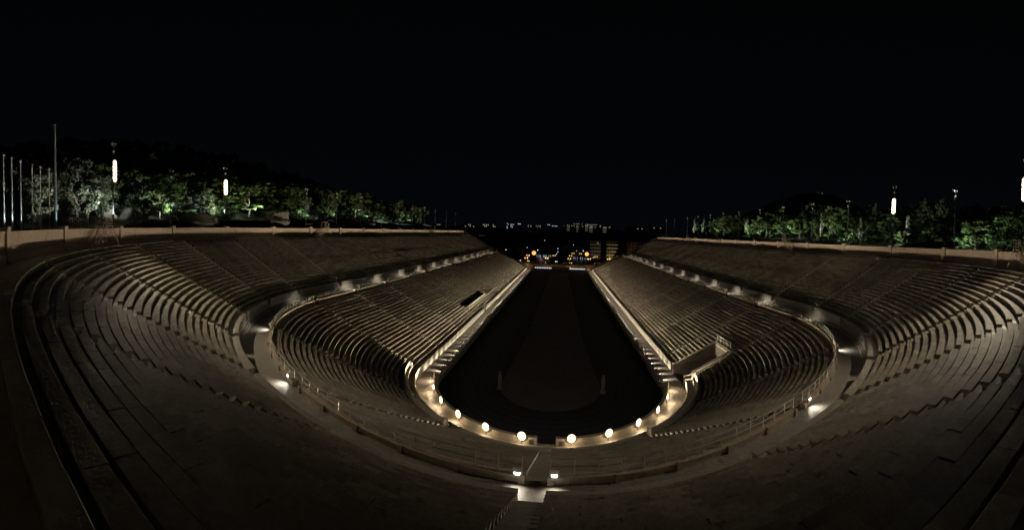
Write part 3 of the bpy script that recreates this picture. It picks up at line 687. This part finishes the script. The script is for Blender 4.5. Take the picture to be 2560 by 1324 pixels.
TREELIGHTS = [(-50.5, -46.0, 28, 1300, 85, 'w', 6), (-64, -31.0, 29, 1500, 80, 'w', 6), (-57.5, -38, 29, 1300, 80, 'w', 6), (-57, -35.5, 29, 1300, 80, 'w', 6), (-61, -32, 28, 900, 70, 'w', 5), (-70.5, -21, 29, 870, 80, 'w', 6),
 (-66, -17, 28, 4896, 60, 'g', 5), (-70, -11.5, 28, 1632, 70, 'g', 6), (-75, -4, 29, 1360, 80, 'w', 8), (-69, -2.5, 28, 2720, 70, 'w', 6), (-68, 5, 27, 1632, 60, 'g', 5),
 (-68, 10, 29, 5984, 60, 'g', 6), (-72, 17.5, 28, 1904, 60, 'g', 6), (-68, 27.5, 28, 2720, 55, 'g', 5), (-69, 34, 28, 1632, 55, 'w', 5), (-69, 45.5, 27, 4352, 55, 'g', 6), (-74, 49, 28, 1088, 60, 'w', 6),
 (-69, 63.3, 30, 11968, 22, 'g', 8), (-74, 64, 31, 4352, 40, 'g', 8), (-72, 76, 27, 3808, 60, 'g', 7), (-70, 81, 27, 5440, 60, 'g', 7), (-72, 95, 26, 2176, 70, 'g', 7), (-70, 109, 28, 9792, 55, 'g', 7), (-72, 134, 27, 6528, 60, 'w', 7),
 (70, 141, 30, 9792, 45, 'w', 6), (70, 127.5, 30, 13056, 40, 'w', 6), (72, 119, 29, 2720, 70, 'g', 6), (70, 101.6, 29, 4896, 60, 'g', 6), (69, 77.3, 29, 8704, 35, 'w', 6), (70, 74, 28, 4896, 60, 'g', 6),
 (69, 62, 27, 4896, 60, 'g', 6), (71, 53, 28, 3264, 70, 'g', 6), (70, 43, 28, 3808, 70, 'g', 6), (69, 30.5, 28, 4352, 45, 'w', 6), (70, 27, 28, 2720, 60, 'g', 6), (72, 36, 27, 2176, 60, 'g', 6), (69, 18, 25, 2176, 60, 'g', 5), (70, 15.5, 27, 1904, 50, 'w', 5),
 (67, -1, 25, 2720, 50, 'g', 4), (69, -1, 28, 2448, 50, 'w', 5), (72, 6, 28, 652, 70, 'g', 6), (65, -20.5, 25, 2992, 60, 'g', 3), (67, -21, 27, 870, 80, 'g', 5), (66, -26, 26, 1360, 80, 'g', 4), (66, -32.6, 26, 489, 80, 'g', 4)]

KN = {'pine': ('pine_tree', 'pine'), 'olive': ('olive_tree', 'grey green olive tree'), 'cypress': ('cypress_tree', 'narrow dark cypress'), 'birch': ('pale_tree', 'slender pale tree'), 'shrub': ('round_shrub', 'round bush')}
seen = {}; rt = random.Random(5)
for k_ in range(30):       # second row, further up the left slope
    yy = -34 + 6.0 * k_; xx = -(72 + rt.uniform(0, 9)) if yy > 0 else -math.sqrt(max(0, 75.0 ** 2 - yy * yy))
    TREES.append((rt.choice(['pine', 'pine', 'olive', 'pine']), xx, yy, hz(xx, yy) + rt.uniform(7.5, 10.5), rt.uniform(3.6, 5)))
for xx, yy, zz in ((-51.5, -45.0, 31.0), (-49.0, -48.5, 30.5), (-62.5, -35.0, 32.0), (-65.0, -30.0, 32.5), (-54.0, -42.5, 31.5), (-60.0, -43.0, 34.0)): TREES.append(('olive', xx, yy, zz, 3.8))
for k_ in range(26):       # bushes at the foot of the trees
    yy = -30 + 6.4 * k_ + rt.uniform(-1, 1); sg = -1 if k_ % 2 else 1; xx = sg * (65.3 + rt.uniform(0, 2.5)) if yy > 0 else sg * math.sqrt(66.0 ** 2 - yy * yy)
    TREES.append(('shrub', xx, yy, hz(xx, yy) + rt.uniform(1.6, 2.8), rt.uniform(2.4, 3.6)))
for k_ in range(20):
    yy = -30 + 8.5 * k_; xx = (76 + rt.uniform(0, 8)) if yy > 0 else math.sqrt(max(0, 78.0 ** 2 - yy * yy))
    TREES.append((rt.choice(['pine', 'pine', 'cypress', 'pine']), xx, yy, hz(xx, yy) + rt.uniform(7.5, 11), rt.uniform(3.4, 5)))
for k, (kind, x, y, zt, wd) in enumerate(TREES):
    rr = abs(x) if y > 0 else math.hypot(x, y)
    if rr < 67.5 and kind != 'shrub':
        f_ = 67.5 / rr; x *= f_; y = y * f_ if y < 0 else y
    if kind == 'shrub': zt += 0.3; wd *= 1.3
    side = 'left' if x < 0 else 'right'; zb = hz(x, y) - 0.1; H = max(zt - zb, 1.5)
    dist = (Vector((x, y, 0)) - Vector((CAM.x, CAM.y, 0))).length
    ang = math.atan2(x - CAM.x, y - CAM.y); pos = round(2.5 * (1404.5 + 998.6 * ang) / 2.5)
    nm, words = KN[kind]
    key = '%s_%s' % (side, kind); seen.setdefault(key, []).append((pos, k))
    low = {'pine': 0.15, 'olive': 0.12, 'cypress': 0.04, 'birch': 0.25, 'shrub': 0.0}[kind]
    t = thing(nm, words, 'bush' if kind == 'shrub' else 'tree', (x, y, zb), rt.uniform(0, 6.28), 'trees behind the perimeter wall'); t['_k'] = k
    me, clumps = CR[kind][k % len(CR[kind])]
    cw = wd * (1.55 if kind in ('pine', 'olive') else 1.35 if kind == 'cypress' else 1.6)
    inst('crown', me, t, (0, 0, H * low), 0, (cw, cw, H * (1 - low)))
    if kind != 'shrub':
        s = MB(); bx, by = rt.uniform(-.3, .3), rt.uniform(-.3, .3); tr = 0.035 * H * (0.7 if kind == 'birch' else 1)
        s.tube((0, 0, 0), (bx, by, H * low * 1.1), tr, tr * 0.7, 7, False); s.tube((bx, by, H * low * 1.1), (0, 0, H * 0.8), tr * 0.7, tr * 0.2, 6, False)
        for c_ in clumps[:7 if kind != 'cypress' else 0]:
            s.tube((bx * .7, by * .7, H * (low + (1 - low) * c_[2] * 0.35)), (c_[0] * cw, c_[1] * cw, H * (low + (1 - low) * c_[2])), tr * 0.32, tr * 0.1, 5, False)
        s.build('trunk', BARK, t)
objs = {o['_k']: o for o in bpy.data.objects if '_k' in o}
for key, lst in seen.items():
    side = key.split('_')[0]; lst.sort(); lst = lst if side == 'left' else lst[::-1]
    for j, (pos, k) in enumerate(lst):
        o = objs[k]; w_ = o['label']
        o['label'] = '%s behind the %s wall, %s %s from the %s edge' % (w_, side, nth(j + 1), w_.split()[-1] if w_.split()[-1] != 'tree' else 'one', side)
        del o['_k']

# tree floodlights on the ground behind the wall
TL = (0.82, 1.0, 0.84)
def tree_light(x, y, zt, pw, ang=75, col=TL, back=5.0):
    o_ = Vector((x, y, 0)) if y < 0 else Vector((x, 0, 0)); o_.normalize(); p = Vector((x, y, 0)) - o_ * back
    rr = abs(p.x) if p.y > 0 else p.length
    p = p + o_ * (61.8 - rr)
    z = hz(p.x, p.y); t = thing('tree_floodlight', 'small ground floodlight for the %s trees behind the wall, near y %d' % ('left' if x < 0 else 'right', y), 'floodlight', (p.x, p.y, z), math.atan2(o_.y, o_.x), 'ground floodlights for the trees')
    inst('housing', FH, t); spot('tree_flood', (p.x + o_.x * 0.25, p.y + o_.y * 0.25, z + 1.55), (x, y, zt - 0.5), pw * 1.5, col, ang, 1.0, 0.12)
s = MB(); s.box((0, 0, 1.35), (0.25, 0.4, 0.3)); s.box((0, 0, 0.6), (0.07, 0.07, 1.25)); FH = s.mesh('housing', DSTEEL)
GRYL = (0.95, 1.0, 0.92)
for x, y, zt, pw, an, col, bk in TREELIGHTS: tree_light(x, y, zt, pw, an, {'g': TL, 'w': GRYL}[col], bk)
for i, o in enumerate([o for o in bpy.data.objects if o.name.startswith('tree_floodlight')]):
    sd = 'left' if o.location.x < 0 else 'right'; same = sorted([p_.location.y for p_ in bpy.data.objects if p_.name.startswith('tree_floodlight') and (p_.location.x < 0) == (o.location.x < 0)])
    o['label'] = 'small floodlight on the ground behind the %s wall, %s from the curve' % (sd, nth(same.index(o.location.y) + 1))

# dark wood on the hill and beyond (nobody could count it)
def wood(name, pts, kind='pine'):
    mb = MB(); r_ = random.Random(9)
    for x, y, z, h, wd in pts:
        for k in range(5):
            cx_, cy_, cz_ = x + r_.uniform(-.3, .3) * wd, y + r_.uniform(-.3, .3) * wd, z + h * r_.uniform(0.35, 0.8); s_ = wd * r_.uniform(0.28, 0.42)
            for j in range(16):
                d = Vector((r_.gauss(0, 1), r_.gauss(0, 1), r_.gauss(0, 1))).normalized(); p = Vector((cx_, cy_, cz_)) + Vector((d.x, d.y, d.z * 0.8)) * s_ * r_.uniform(.7, 1.1)
                n = (d + Vector((r_.gauss(0, .5), r_.gauss(0, .5), r_.gauss(0, .5)))).normalized(); u = n.orthogonal().normalized() * s_ * 0.42; v = n.cross(u)
                mb.face([p + u, p + v, p - u, p - v])
        mb.tube((x, y, z - 1), (x, y, z + h * 0.6), 0.2, 0.1, 4, False)
    return stuff(mb.build(name, LEAF[kind]))
r_ = random.Random(21); pts = []
for k in range(900):
    x = -r_.uniform(84, 330); y = r_.uniform(-60, 300)
    if x > -110 and y > 190: continue
    pts.append((x, y, hz(x, y), r_.uniform(6, 11), r_.uniform(4, 7)))
for k in range(420):
    x = r_.uniform(90, 240); y = r_.uniform(-60, 200); pts.append((x, y, hz(x, y), r_.uniform(7, 12), r_.uniform(4, 7)))
wood('hill_wood', pts)
pts = []
for k in range(900):
    y = r_.uniform(300, 1100); x = r_.uniform(-0.42, 0.42) * y + 0
    if abs(x + 3) < 6 and y < 420: continue
    if x > 20 and y < 318: continue
    pts.append((x, y, 0 + (y - 300) * 0.02, r_.uniform(8, 14), r_.uniform(6, 11)))
for k in range(60):
    x = r_.choice((-1, 1)) * r_.uniform(48, 95); y = r_.uniform(262, 300); pts.append((x, y, 0, r_.uniform(7, 12), r_.uniform(5, 8)))
wood('park_wood', pts)
# ------------------------------------------------------------------ far end: plaza, street, park, city
ASPH = mat('asphalt', (0.06, 0.058, 0.055), 0.8, noise=((0.045, 0.044, 0.042), 0.4, 0.3, 0.7))
mb = MB(); mb.face([(-60, 197.5, -0.03), (60, 197.5, -0.03), (60, 238, -0.03), (-60, 238, -0.03)]); structure(mb.build('plaza_pavement', PAVE))
mb = MB(); mb.face([(-140, 238.3, -0.035), (140, 238.3, -0.035), (140, 268, -0.035), (-140, 268, -0.035)]); structure(mb.build('road', ASPH))
mb = MB(); mb.box((0, 238.2, 0.03), (160, 0.35, 0.14)); structure(mb.build('road_kerb', PAVE))
mb = MB()
for k in range(30): mb.face([(-70 + 5 * k, 252.9, -0.03), (-67.5 + 5 * k, 252.9, -0.03), (-67.5 + 5 * k, 253.05, -0.03), (-70 + 5 * k, 253.05, -0.03)])
structure(mb.build('road_markings', mat('road_paint', (0.7, 0.7, 0.68), 0.6)))
t = thing('entrance_slab', 'low grey stone platform between the two lit rails at the far end', 'platform', (1.0, 199, 0))
s = MB(); s.box((0, 0, 0.25), (11.0, 6.0, 0.5)); s.build('slab', PAVE, t); s = MB(); s.box((0, 3.63, 0.45), (11.5, 1.2, 0.9)); s.build('step_block', PAVE, t)
t_o = [tag((lambda s_: (s_.box((x, 199, 0.5), (0.6, 0.6, 1.0)), s_.box((x, 199, 1.05), (0.8, 0.8, 0.12)), s_.build('plinth_stone', PAVE))[2])(MB()), 'small stone plinth %s of the entrance platform' % sn, 'plinth') for x, sn in ((-5.2, 'left'), (7.3, 'right'))]
LEDW = mat('rail_light', (0.9, 1, 1), 0.3, emit=(0.95, 0.98, 1.0), estr=1.3)
for x0, x1, sn in ((-15.8, -5.0, 'left'), (6.6, 16.6, 'right')):
    t = thing('lit_balustrade', 'low balustrade with a row of white lamps at the far end, %s one' % sn, 'balustrade', (x0, 197.6, 0))
    s = MB(); s.box(((x1 - x0) / 2, 0, 0.15), (x1 - x0, 0.4, 0.3)); s.build('base', PAVE, t)
    s = MB(); s.box(((x1 - x0) / 2, 0.1, 1.5), (x1 - x0, 0.08, 0.06)); s.build('rail', STEEL, t)
    s = MB(); s.box((0, 0, 0), (0.55, 0.16, 0.55)); lm = s.mesh('lamp', LEDW); s = MB(); s.box((0, 0, 0.75), (0.06, 0.06, 1.5)); pm2 = s.mesh('post', STEEL)
    for k in range(10):
        xx = 0.5 + (x1 - x0 - 1) * k / 9; inst('lamp', lm, t, (xx, -0.1, 0.68)); inst('post', pm2, t, (xx + 0.45, 0.1, 0))
# tall stand poles seen against the plaza
for k in range(9):
    x = (-14.5, -13.2, -12, -10.8, -9.6, -8.4, 8.5, 11.5, 14.5)[k]
    s = MB(); s.tube((0, 0, 0), (0, 0, 6.5), 0.06, 0.04, 6); o = s.build('thin_pole', STEEL); o.location = (x, 206, 0); tag(o, 'thin bare pole on the far plaza behind the %s lit balustrade, %s from the left' % ('left' if x < 0 else 'right', ordinal(k if k < 6 else k - 6)), 'pole', 'thin bare poles on the far plaza')
ORG = (1.0, 0.52, 0.16)
LAMPO = mat('sodium_globe', (1, .7, .4), 0.3, emit=(1.0, 0.46, 0.11), estr=1.5)  # globe made oversize and orange to include the glow round the lamp
LAMPO2 = mat('sodium_twin', (1, .8, .5), 0.3, emit=(1.0, 0.55, 0.18), estr=0.9)
LAMPB = mat('cool_globe', (0.9, 0.95, 1), 0.3, emit=(0.8, 0.92, 1.0), estr=1.2)
def street_lamp(x, y, h, rad, m, label, power, col, twin=False, z=0.0):
    t = thing('street_lamp', label, 'street lamp', (x, y, z), 0, 'street lamps beyond the stadium')
    s = MB(); s.tube((0, 0, 0), (0, 0, h), 0.1, 0.06, 6); s.build('pole', DSTEEL, t)
    for dx in ((-0.85, 0.85) if twin else (0,)):
        s = MB(); rg = [[(dx + rad * math.sin(a) * math.cos(b), rad * math.sin(a) * math.sin(b), h - rad * math.cos(a)) for b in [2 * math.pi * k / 10 for k in range(10)]] for a in [0.15 + 0.48 * j for j in range(7)]]
        s.loft(rg, caps=True); s.build('globe', m, t)
        if twin: s = MB(); s.box((dx / 2, 0, h - 0.5), (abs(dx), 0.06, 0.06)); s.build('arm', DSTEEL, t)
    if power:
        l = bpy.data.lights.new('street_light', 'POINT'); l.energy = power; l.color = col; l.shadow_soft_size = 0.0
        o = bpy.data.objects.new('street_light', l); COL.objects.link(o); o.location = (x, y - 0.2, z + h - 1.0)
street_lamp(-18.1, 217.5, 9, 1.45, LAMPO, 'big glowing orange street lamp beyond the far end, left one', 4200, ORG)
street_lamp(19.1, 224.8, 9, 1.4, LAMPO, 'big glowing orange street lamp beyond the far end, right one', 4200, ORG)
for k, (x, y) in enumerate([(-18.4, 265.6), (19.5, 278.9), (-42.4, 250.8)]):
    street_lamp(x, y, 9, 0.4, LAMPB, ('tall thin street lamp with cool light right of the left orange lamp', 'tall thin street lamp with cool light left of the right orange lamp', 'cool white lamp at the top corner of the left end wall')[k], 0, ORG)
TW = [(-25.1, 252.3), (-23.5, 219.1), (-9.5, 226.1), (-4.8, 260.9), (8.5, 265.6), (11.6, 305.1), (18.4, 304.3), (6.8, 227.8), (21.3, 231.1), (29.2, 263.6), (35.8, 232.0), (47.0, 272.1)]
for k, (x, y) in enumerate(sorted(TW)):
    street_lamp(x, y, 5.2, 0.5, LAMPO2, 'twin globe orange street lamp beyond the plaza, %s from the left' % nth(k + 1), 260 if k in (0, 1, 2, 4, 8, 10, 11) else 0, ORG, True)
PW = [(-4.6, 370.8, 2.6), (-3.4, 370.8, 4.3), (-2.2, 371.8, 6.1), (-2.3, 372.8, 8.9), (14.2, 370.6, 7.7), (11.2, 370.7, 12.8), (-29.2, 369.7, 9.3), (-14.1, 370.5, 16.0), (32.6, 369.6, 15.2)]
for k, (x, y, z) in enumerate(PW):
    street_lamp(x, y - 80 if k > 3 else y - 75, z + 0.5 if z > 3 else 3.4, 0.34 if k < 4 else 0.26, LAMPB, 'small white park lamp on the dark slope beyond the street, %s one' % ordinal(k), 0, ORG)
# flags on poles across the street
FLAG = mat('white_blue_flag', (0.45, 0.62, 0.85), 0.8, noise=((0.75, 0.8, 0.85), 1.5, 0.45, 0.55))
fx = [-19.4, -17.9, -16.8, -14.2, -13.4, -12.6, -11.6, -9.6, -8.2, 10.9, 12.1, 14.0, 16.6, 18.2, 20.2, 21.2]
flag_m = []
for j in range(3):
    s = MB(); rr = random.Random(j); pr = [(0, 0), (0.35, 0.12), (0.6, -0.1), (0.85, 0.06)]
    a = [(x_, y_, 3.0 - x_ * rr.uniform(0.2, 0.8)) for x_, y_ in pr]; b = [(x_ * 0.8, y_ + 0.05, 0.5 + rr.uniform(0, 0.5)) for x_, y_ in pr]
    s.loft([a, b, [(p[0], p[1] + 0.03, p[2]) for p in b], [(p[0], p[1] + 0.03, p[2]) for p in a]], closed=False); flag_m.append(s.mesh('cloth', FLAG))
s = MB(); s.tube((0, 0, 0), (0, 0, 5.6), 0.06, 0.05, 6); fpm = s.mesh('pole', STEEL)
for k, x in enumerate(fx):
    t = thing('flag', 'hanging white and blue flag beyond the street, %s from the left' % nth(k + 1), 'flag', (x, 269.5 + (k % 3) * 0.7, -0.05), 0, 'flags in a row beyond the street')
    inst('pole', fpm, t); inst('cloth', flag_m[k % 3], t, (0.05, 0, 2.1 if x < 0 else 1.2))
for x, pw in ((-14, 900), (15.5, 600)):
    l = bpy.data.lights.new('flag_light', 'SPOT'); l.energy = pw; l.color = (0.8, 0.92, 1); l.spot_size = R(120); l.spot_blend = 1; l.shadow_soft_size = 0.1
    o = bpy.data.objects.new('flag_light', l); COL.objects.link(o); o.location = (x, 262.5, 0.6); o.rotation_euler = (Vector((0, 7, 3))).to_track_quat('-Z', 'Y').to_euler()
    s = MB(); s.box((0, 0, 0.2), (0.5, 0.35, 0.4)); o2 = s.build('flag_floodlight', DSTEEL); o2.location = (x, 262.1, -0.03); tag(o2, 'low floodlight before the %s group of flags' % ('left' if x < 0 else 'right'), 'floodlight')
# small lit pink tree
t = thing('lit_festive_tree', 'small cone tree covered in pink lights among the flags', 'festive tree', (-15.6, 262.0, 0))
PINK = mat('pink_bulbs', (1, .4, .7), 0.4, emit=(1.0, 0.30, 0.55), estr=1.2)
s = MB(); s.loft([[(rr * math.cos(k * .785), rr * math.sin(k * .785), z) for k in range(8)] for rr, z in ((0.9, 0.3), (0.1, 3.2))], caps=True); s.build('cone', LEAF['pine'], t)
s = MB(); s.box((0, 0, 0), (0.16, 0.16, 0.16)); bme = s.mesh('bulb', PINK)
for k in range(26): a = k * 2.4; z = 0.4 + k * 0.105; rr = 0.98 - 0.3 * (z - 0.3) + 0.05; inst('bulb', bme, t, (rr * math.cos(a), rr * math.sin(a), z))
# cars
HL = mat('car_headlight', (1, 1, 1), 0.2, emit=(1, 0.95, 0.85), estr=9); TLM = mat('car_taillight', (1, 0, 0), 0.3, emit=(1, 0.06, 0.03), estr=5); GLS = mat('car_glass', (0.02, 0.02, 0.025), 0.1); TYR = mat('tyre', (0.02, 0.02, 0.02), 0.8)
def car(x, y, rz, col, label, parked=False):
    t = thing('car', label, 'car', (x, y, -0.035), rz, 'cars on the street beyond the stadium'); m = mat('car_paint', col, 0.35)
    s = MB(); sec = [(-2.1, 0.35, 0.75), (-2.0, 0.3, 0.95), (-1.0, 0.3, 1.0), (0.9, 0.3, 0.98), (2.0, 0.3, 0.8), (2.15, 0.35, 0.6)]
    s.loft([[(a, -0.85, b), (a, 0.85, b), (a, 0.82, c), (a, -0.82, c)] for a, b, c in sec], caps=True); s.build('body', m, t)
    s = MB(); s.loft([[(a, -w_, 0.95), (a, w_, 0.95), (b, w_ * 0.85, 1.42), (b, -w_ * 0.85, 1.42)] for a, b, w_ in ((-1.5, -1.0, 0.78), (0.9, 0.35, 0.78))], caps=True); s.build('cabin', GLS, t)
    s = MB(); s.box((-0.33, 0, 1.44), (1.3, 1.2, 0.05)); s.build('roof', m, t)
    for a in (-1.35, 1.35):
        for b in (-0.78, 0.78): s = MB(); s.tube((a, b - 0.1, 0.33), (a, b + 0.1, 0.33), 0.33, n=12); s.build('wheel', TYR, t)
    for b in (-0.6, 0.6):
        s = MB(); s.box((2.14, b, 0.66), (0.08, 0.3, 0.14)); s.build('headlight', HL, t); s = MB(); s.box((-2.1, b, 0.8), (0.06, 0.28, 0.12)); s.build('taillight', TLM, t)
car(-12.9, 243.5, 0, (0.75, 0.42, 0.05), 'yellow taxi on the street left of the centre')
car(5.0, 244.0, R(180), (0.75, 0.42, 0.05), 'yellow taxi on the street right of the centre')
car(-25.5, 255.5, R(-70), (0.6, 0.6, 0.62), 'silver car at the left end of the street')
car(-33.2, 258.2, R(-30), (0.5, 0.5, 0.5), 'grey car half hidden by the left end wall')
car(8.6, 250.5, R(-100), (0.1, 0.1, 0.12), 'dark car with bright headlights near the centre')
car(29.0, 249.6, R(170), (0.55, 0.55, 0.55), 'pale car at the right end of the street')
car(-3.9, 259.5, R(-60), (0.6, 0.6, 0.6), 'silver car with bright headlights behind the plaza centre')
for k, (x, y) in enumerate([(-10.3, 236.2), (-5.6, 236.4), (6.5, 236.7), (11.1, 236.6), (28.0, 236.5), (-20.8, 236.2)]):
    t = thing('round_shrub', 'clipped round shrub at the street edge, %s from the left' % nth(sorted([-10.3, -5.6, 6.5, 11.1, 28.0, -20.8]).index(x) + 1), 'bush', (x, y, 0), 0, 'clipped shrubs at the street edge'); inst('crown', CR['shrub'][0][0], t, (0, 0, 0), k, (2.6, 2.6, 1.9))

# ------------------------------------------------------------------ buildings across the street
def block(x, y, wd, dp, floors, fh, z0, wm, bm_, label, lit_rows, nwin, cat='apartment building', bands=True, rz=0.0):
    t = thing('apartment_building', label, cat, (x, y, z0), rz)
    s = MB(); s.box((wd / 2, dp / 2, floors * fh / 2), (wd, dp, floors * fh)); s.build('wall', wm, t)
    s = MB(); s.box((wd / 2, dp / 2, floors * fh + 0.25), (wd + 0.4, dp + 0.4, 0.5)); s.build('roof', wm, t)
    wm_ = None
    for f in range(floors):
        if bands: s = MB(); s.box((wd / 2, -0.7, f * fh + 0.62), (wd, 1.4, 1.24 if f else 1.0)); s.build('balcony', bm_, t)
        for k in range(nwin):
            if wm_ is None: s = MB(); s.box((0, 0, 0), (wd / nwin * 0.5, 0.12, fh * 0.5)); wm_ = s.mesh('window', GLS)
            inst('window', wm_, t, (wd * (k + 0.5) / nwin, -0.03, f * fh + fh * 0.62 + 0.1))
    return t
CREAM = mat('cream_render', (0.16, 0.14, 0.11), 0.9); BAND = mat('balcony_band', (0.55, 0.48, 0.34), 0.8); BANDG = mat('grey_balcony_band', (0.36, 0.33, 0.29), 0.8); RED = mat('reddish_render', (0.42, 0.25, 0.18), 0.9, noise=((0.36, 0.22, 0.16), 0.5, 0.4, 0.6))
block(41.5, 298, 10.4, 12, 5, 3.1, 1.4, CREAM, BAND, 'apartment block with five pale lit balcony bands beyond the street', 5, 4)
block(26.5, 300, 9.6, 12, 5, 3.1, 1.2, CREAM, BANDG, 'dimmer apartment block with grey balcony bands left of the brighter one', 5, 4)
block(60.0, 294, 9.0, 12, 5, 3.1, 1.2, RED, RED, 'reddish house with small dark windows right of the banded blocks', 3, 3, 'house', False)
block(70.5, 293, 22.0, 12, 5, 3.2, 1.2, RED, RED, 'long dim reddish building beside the right end wall', 3, 6, 'building', False)
def wash(x, y, z, aim, pw, col, an=120): spot('facade_wash', (x, y, z), aim, pw, col, an, 1.0, 0.3)
wash(46, 286, 2, (46, 298, 9), 1600, (1.0, 0.75, 0.42)); wash(31, 288, 2, (31, 300, 9), 500, (1.0, 0.8, 0.6)); wash(66, 284, 2, (66, 294, 9), 450, (1.0, 0.6, 0.35))
for x, y in ((56.8, 291), (58.6, 292)):
    t = thing('cypress_tree', 'dark narrow cypress before the reddish house, %s one' % ('left' if x < 58 else 'right'), 'tree', (x, y, 0)); inst('crown', CR['cypress'][0][0], t, (0, 0, 0.5), 0, (2.2, 2.2, 15)); s = MB(); s.tube((0, 0, -0.1), (0, 0, 4), 0.2, 0.1, 6); s.build('trunk', BARK, t)
# pale canopy and pool-like roof beyond the left end
t = thing('lit_canopy', 'small pale lit canopy roof beyond the left end wall', 'canopy', (-78, 333, 0)); s = MB(); s.box((0, 0, 18.6), (8, 6, 0.5)); s.build('roof', POLEW, t)
for dx in (-3.6, 3.6): s = MB(); s.tube((dx, 0, -0.05), (dx, 0, 18.4), 0.3, n=8); s.build('support', CREAM, t)
wash(-78, 322, 21.5, (-78, 333, 18.6), 120, (0.9, 0.95, 0.85), 60)

# ------------------------------------------------------------------ horizon: distant city and hill
r_ = random.Random(33)
mb = MB(); prof = []
for k in range(90):
    a = -0.62 + 1.35 * k / 89; d = 2400; prof.append((d * math.sin(a), d * math.cos(a), 40 + 14 * math.sin(k * 0.31) + 8 * math.sin(k * 0.83) + (18 if 42 < k < 56 else 0)))
for (x0, y0, z0), (x1, y1, z1) in zip(prof, prof[1:]): mb.face([(x0, y0, -1), (x1, y1, -1), (x1, y1, z1), (x0, y0, z0)]); mb.face([(x0, y0, z0), (x1, y1, z1), (x1 * 1.2, y1 * 1.2, z1 * .6), (x0 * 1.2, y0 * 1.2, z0 * .6)])
structure(mb.build('distant_hills', SOIL))
mb = MB(); c = Vector((1070, 1400, 0)); rg = []
for j, (rr, z) in enumerate(((700, 0), (520, 60), (330, 130), (190, 195), (90, 232), (30, 243))):
    rg.append([(c.x + rr * math.cos(2 * math.pi * k / 28) * (1 + 0.06 * math.sin(k * 2.2 + j)), c.y + rr * math.sin(2 * math.pi * k / 28), z) for k in range(28)])
mb.loft(rg, caps=True); structure(mb.build('distant_peak', SOIL))
WINL = mat('far_lit_window', (1, .9, .7), 0.5, emit=(1.0, 0.85, 0.62), estr=0.42); WINC = mat('far_cool_light', (.8, .9, 1), 0.5, emit=(0.75, 0.9, 1.0), estr=0.9); FARW = mat('far_building_wall', (0.3, 0.27, 0.22), 0.9); WLIT = mat('floodlit_facade', (0.5, 0.45, 0.38), 0.9, emit=(1.0, 0.82, 0.6), estr=0.035)  # facade emission stands for floodlight falling on the far walls
def far_building(x, y, z0, wd, h, n, rows, label, lit=0.4, facade=False, m=WINL):
    t = thing('distant_building', label, 'building', (x, y, z0 - 20)); s = MB(); s.box((0, 8, (h + 20) / 2), (wd, 16, h + 20)); s.build('wall', WLIT if facade else FARW, t)
    wm_ = None
    for i in range(n):
        for j in range(rows):
            if r_.random() > lit: continue
            if wm_ is None: s = MB(); s.box((0, 0, 0), (wd / n * 0.5, 0.4, h / rows * 0.45)); wm_ = s.mesh('window', m)
            inst('window', wm_, t, ((i + 0.5) * wd / n - wd / 2, -0.1, 20 + (j + 0.5) * h / rows))
for k in range(11):
    x = 8 + 20.5 * k; hh = (7, 10, 6, 11, 8, 13, 9, 6, 10, 7, 8)[k]; ww = (9, 12, 16, 8, 12, 11, 14, 10, 7, 15, 9)[k]
    far_building(x, 1741 - 0.06 * x, 51 + (k % 3) * 2, ww, hh, 3, 2, '%s building from the left in the floodlit row on the horizon' % ordinal(k), 0.55, k in (1, 3, 5, 6, 9))
far_building(70, 1752, 66, 46, 4, 10, 1, 'long dark roofline with a row of lights above the floodlit row, left one', 0.7)
far_building(140, 1752, 64, 60, 4, 12, 1, 'long dark roofline with a row of lights above the floodlit row, right one', 0.8)
far_building(-33, 1738, 52, 26, 5, 4, 1, 'small building with a cyan lit sign on the horizon', 1.0, False, WINC)
far_building(-232, 1725, 36, 34, 26, 6, 6, 'tall hotel block with scattered cool lights left on the horizon', 0.45, False, WINC)
far_building(-193, 1730, 55, 14, 8, 2, 1, 'distant building with one bright light beside the hotel block', 1.0, False, WINC)
far_building(-60, 1740, 56, 14, 6, 2, 1, 'distant building with a bright white light left of the cyan sign', 1.0, False, WINC)
far_building(-125, 1737, 46, 60, 10, 10, 2, 'low distant building with a few warm windows on the horizon', 0.35)
far_building(-330, 1708, 40, 70, 14, 9, 2, 'dim distant building beyond the left end wall', 0.3)
far_building(-420, 1690, 38, 60, 14, 8, 2, 'second dim distant building left along the horizon', 0.25)
far_building(-560, 1650, 36, 90, 12, 9, 2, 'leftmost dim distant building above the left wall end', 0.3)
far_building(330, 1712, 52, 90, 12, 9, 2, 'faint distant building right of the floodlit group', 0.15)
far_building(430, 1690, 52, 70, 12, 7, 2, 'faintest distant building far right on the horizon', 0.12)
far_building(1068, 1385, 240, 8, 5, 1, 1, 'tiny lit chapel at the top of the distant peak', 1.0, True)
for k, (x, y, z) in enumerate([(1060, 1372, 244), (1082, 1372, 243), (1096, 1362, 238), (1124, 1335, 221), (1134, 1330, 215)]):
    far_building(x, y, z, 4 if k else 3, 3.5, 1, 1, 'tiny lit house on the distant peak, %s from the left' % nth(k + 1), 1.0, False, WINC if k in (1, 3, 4) else WINL)
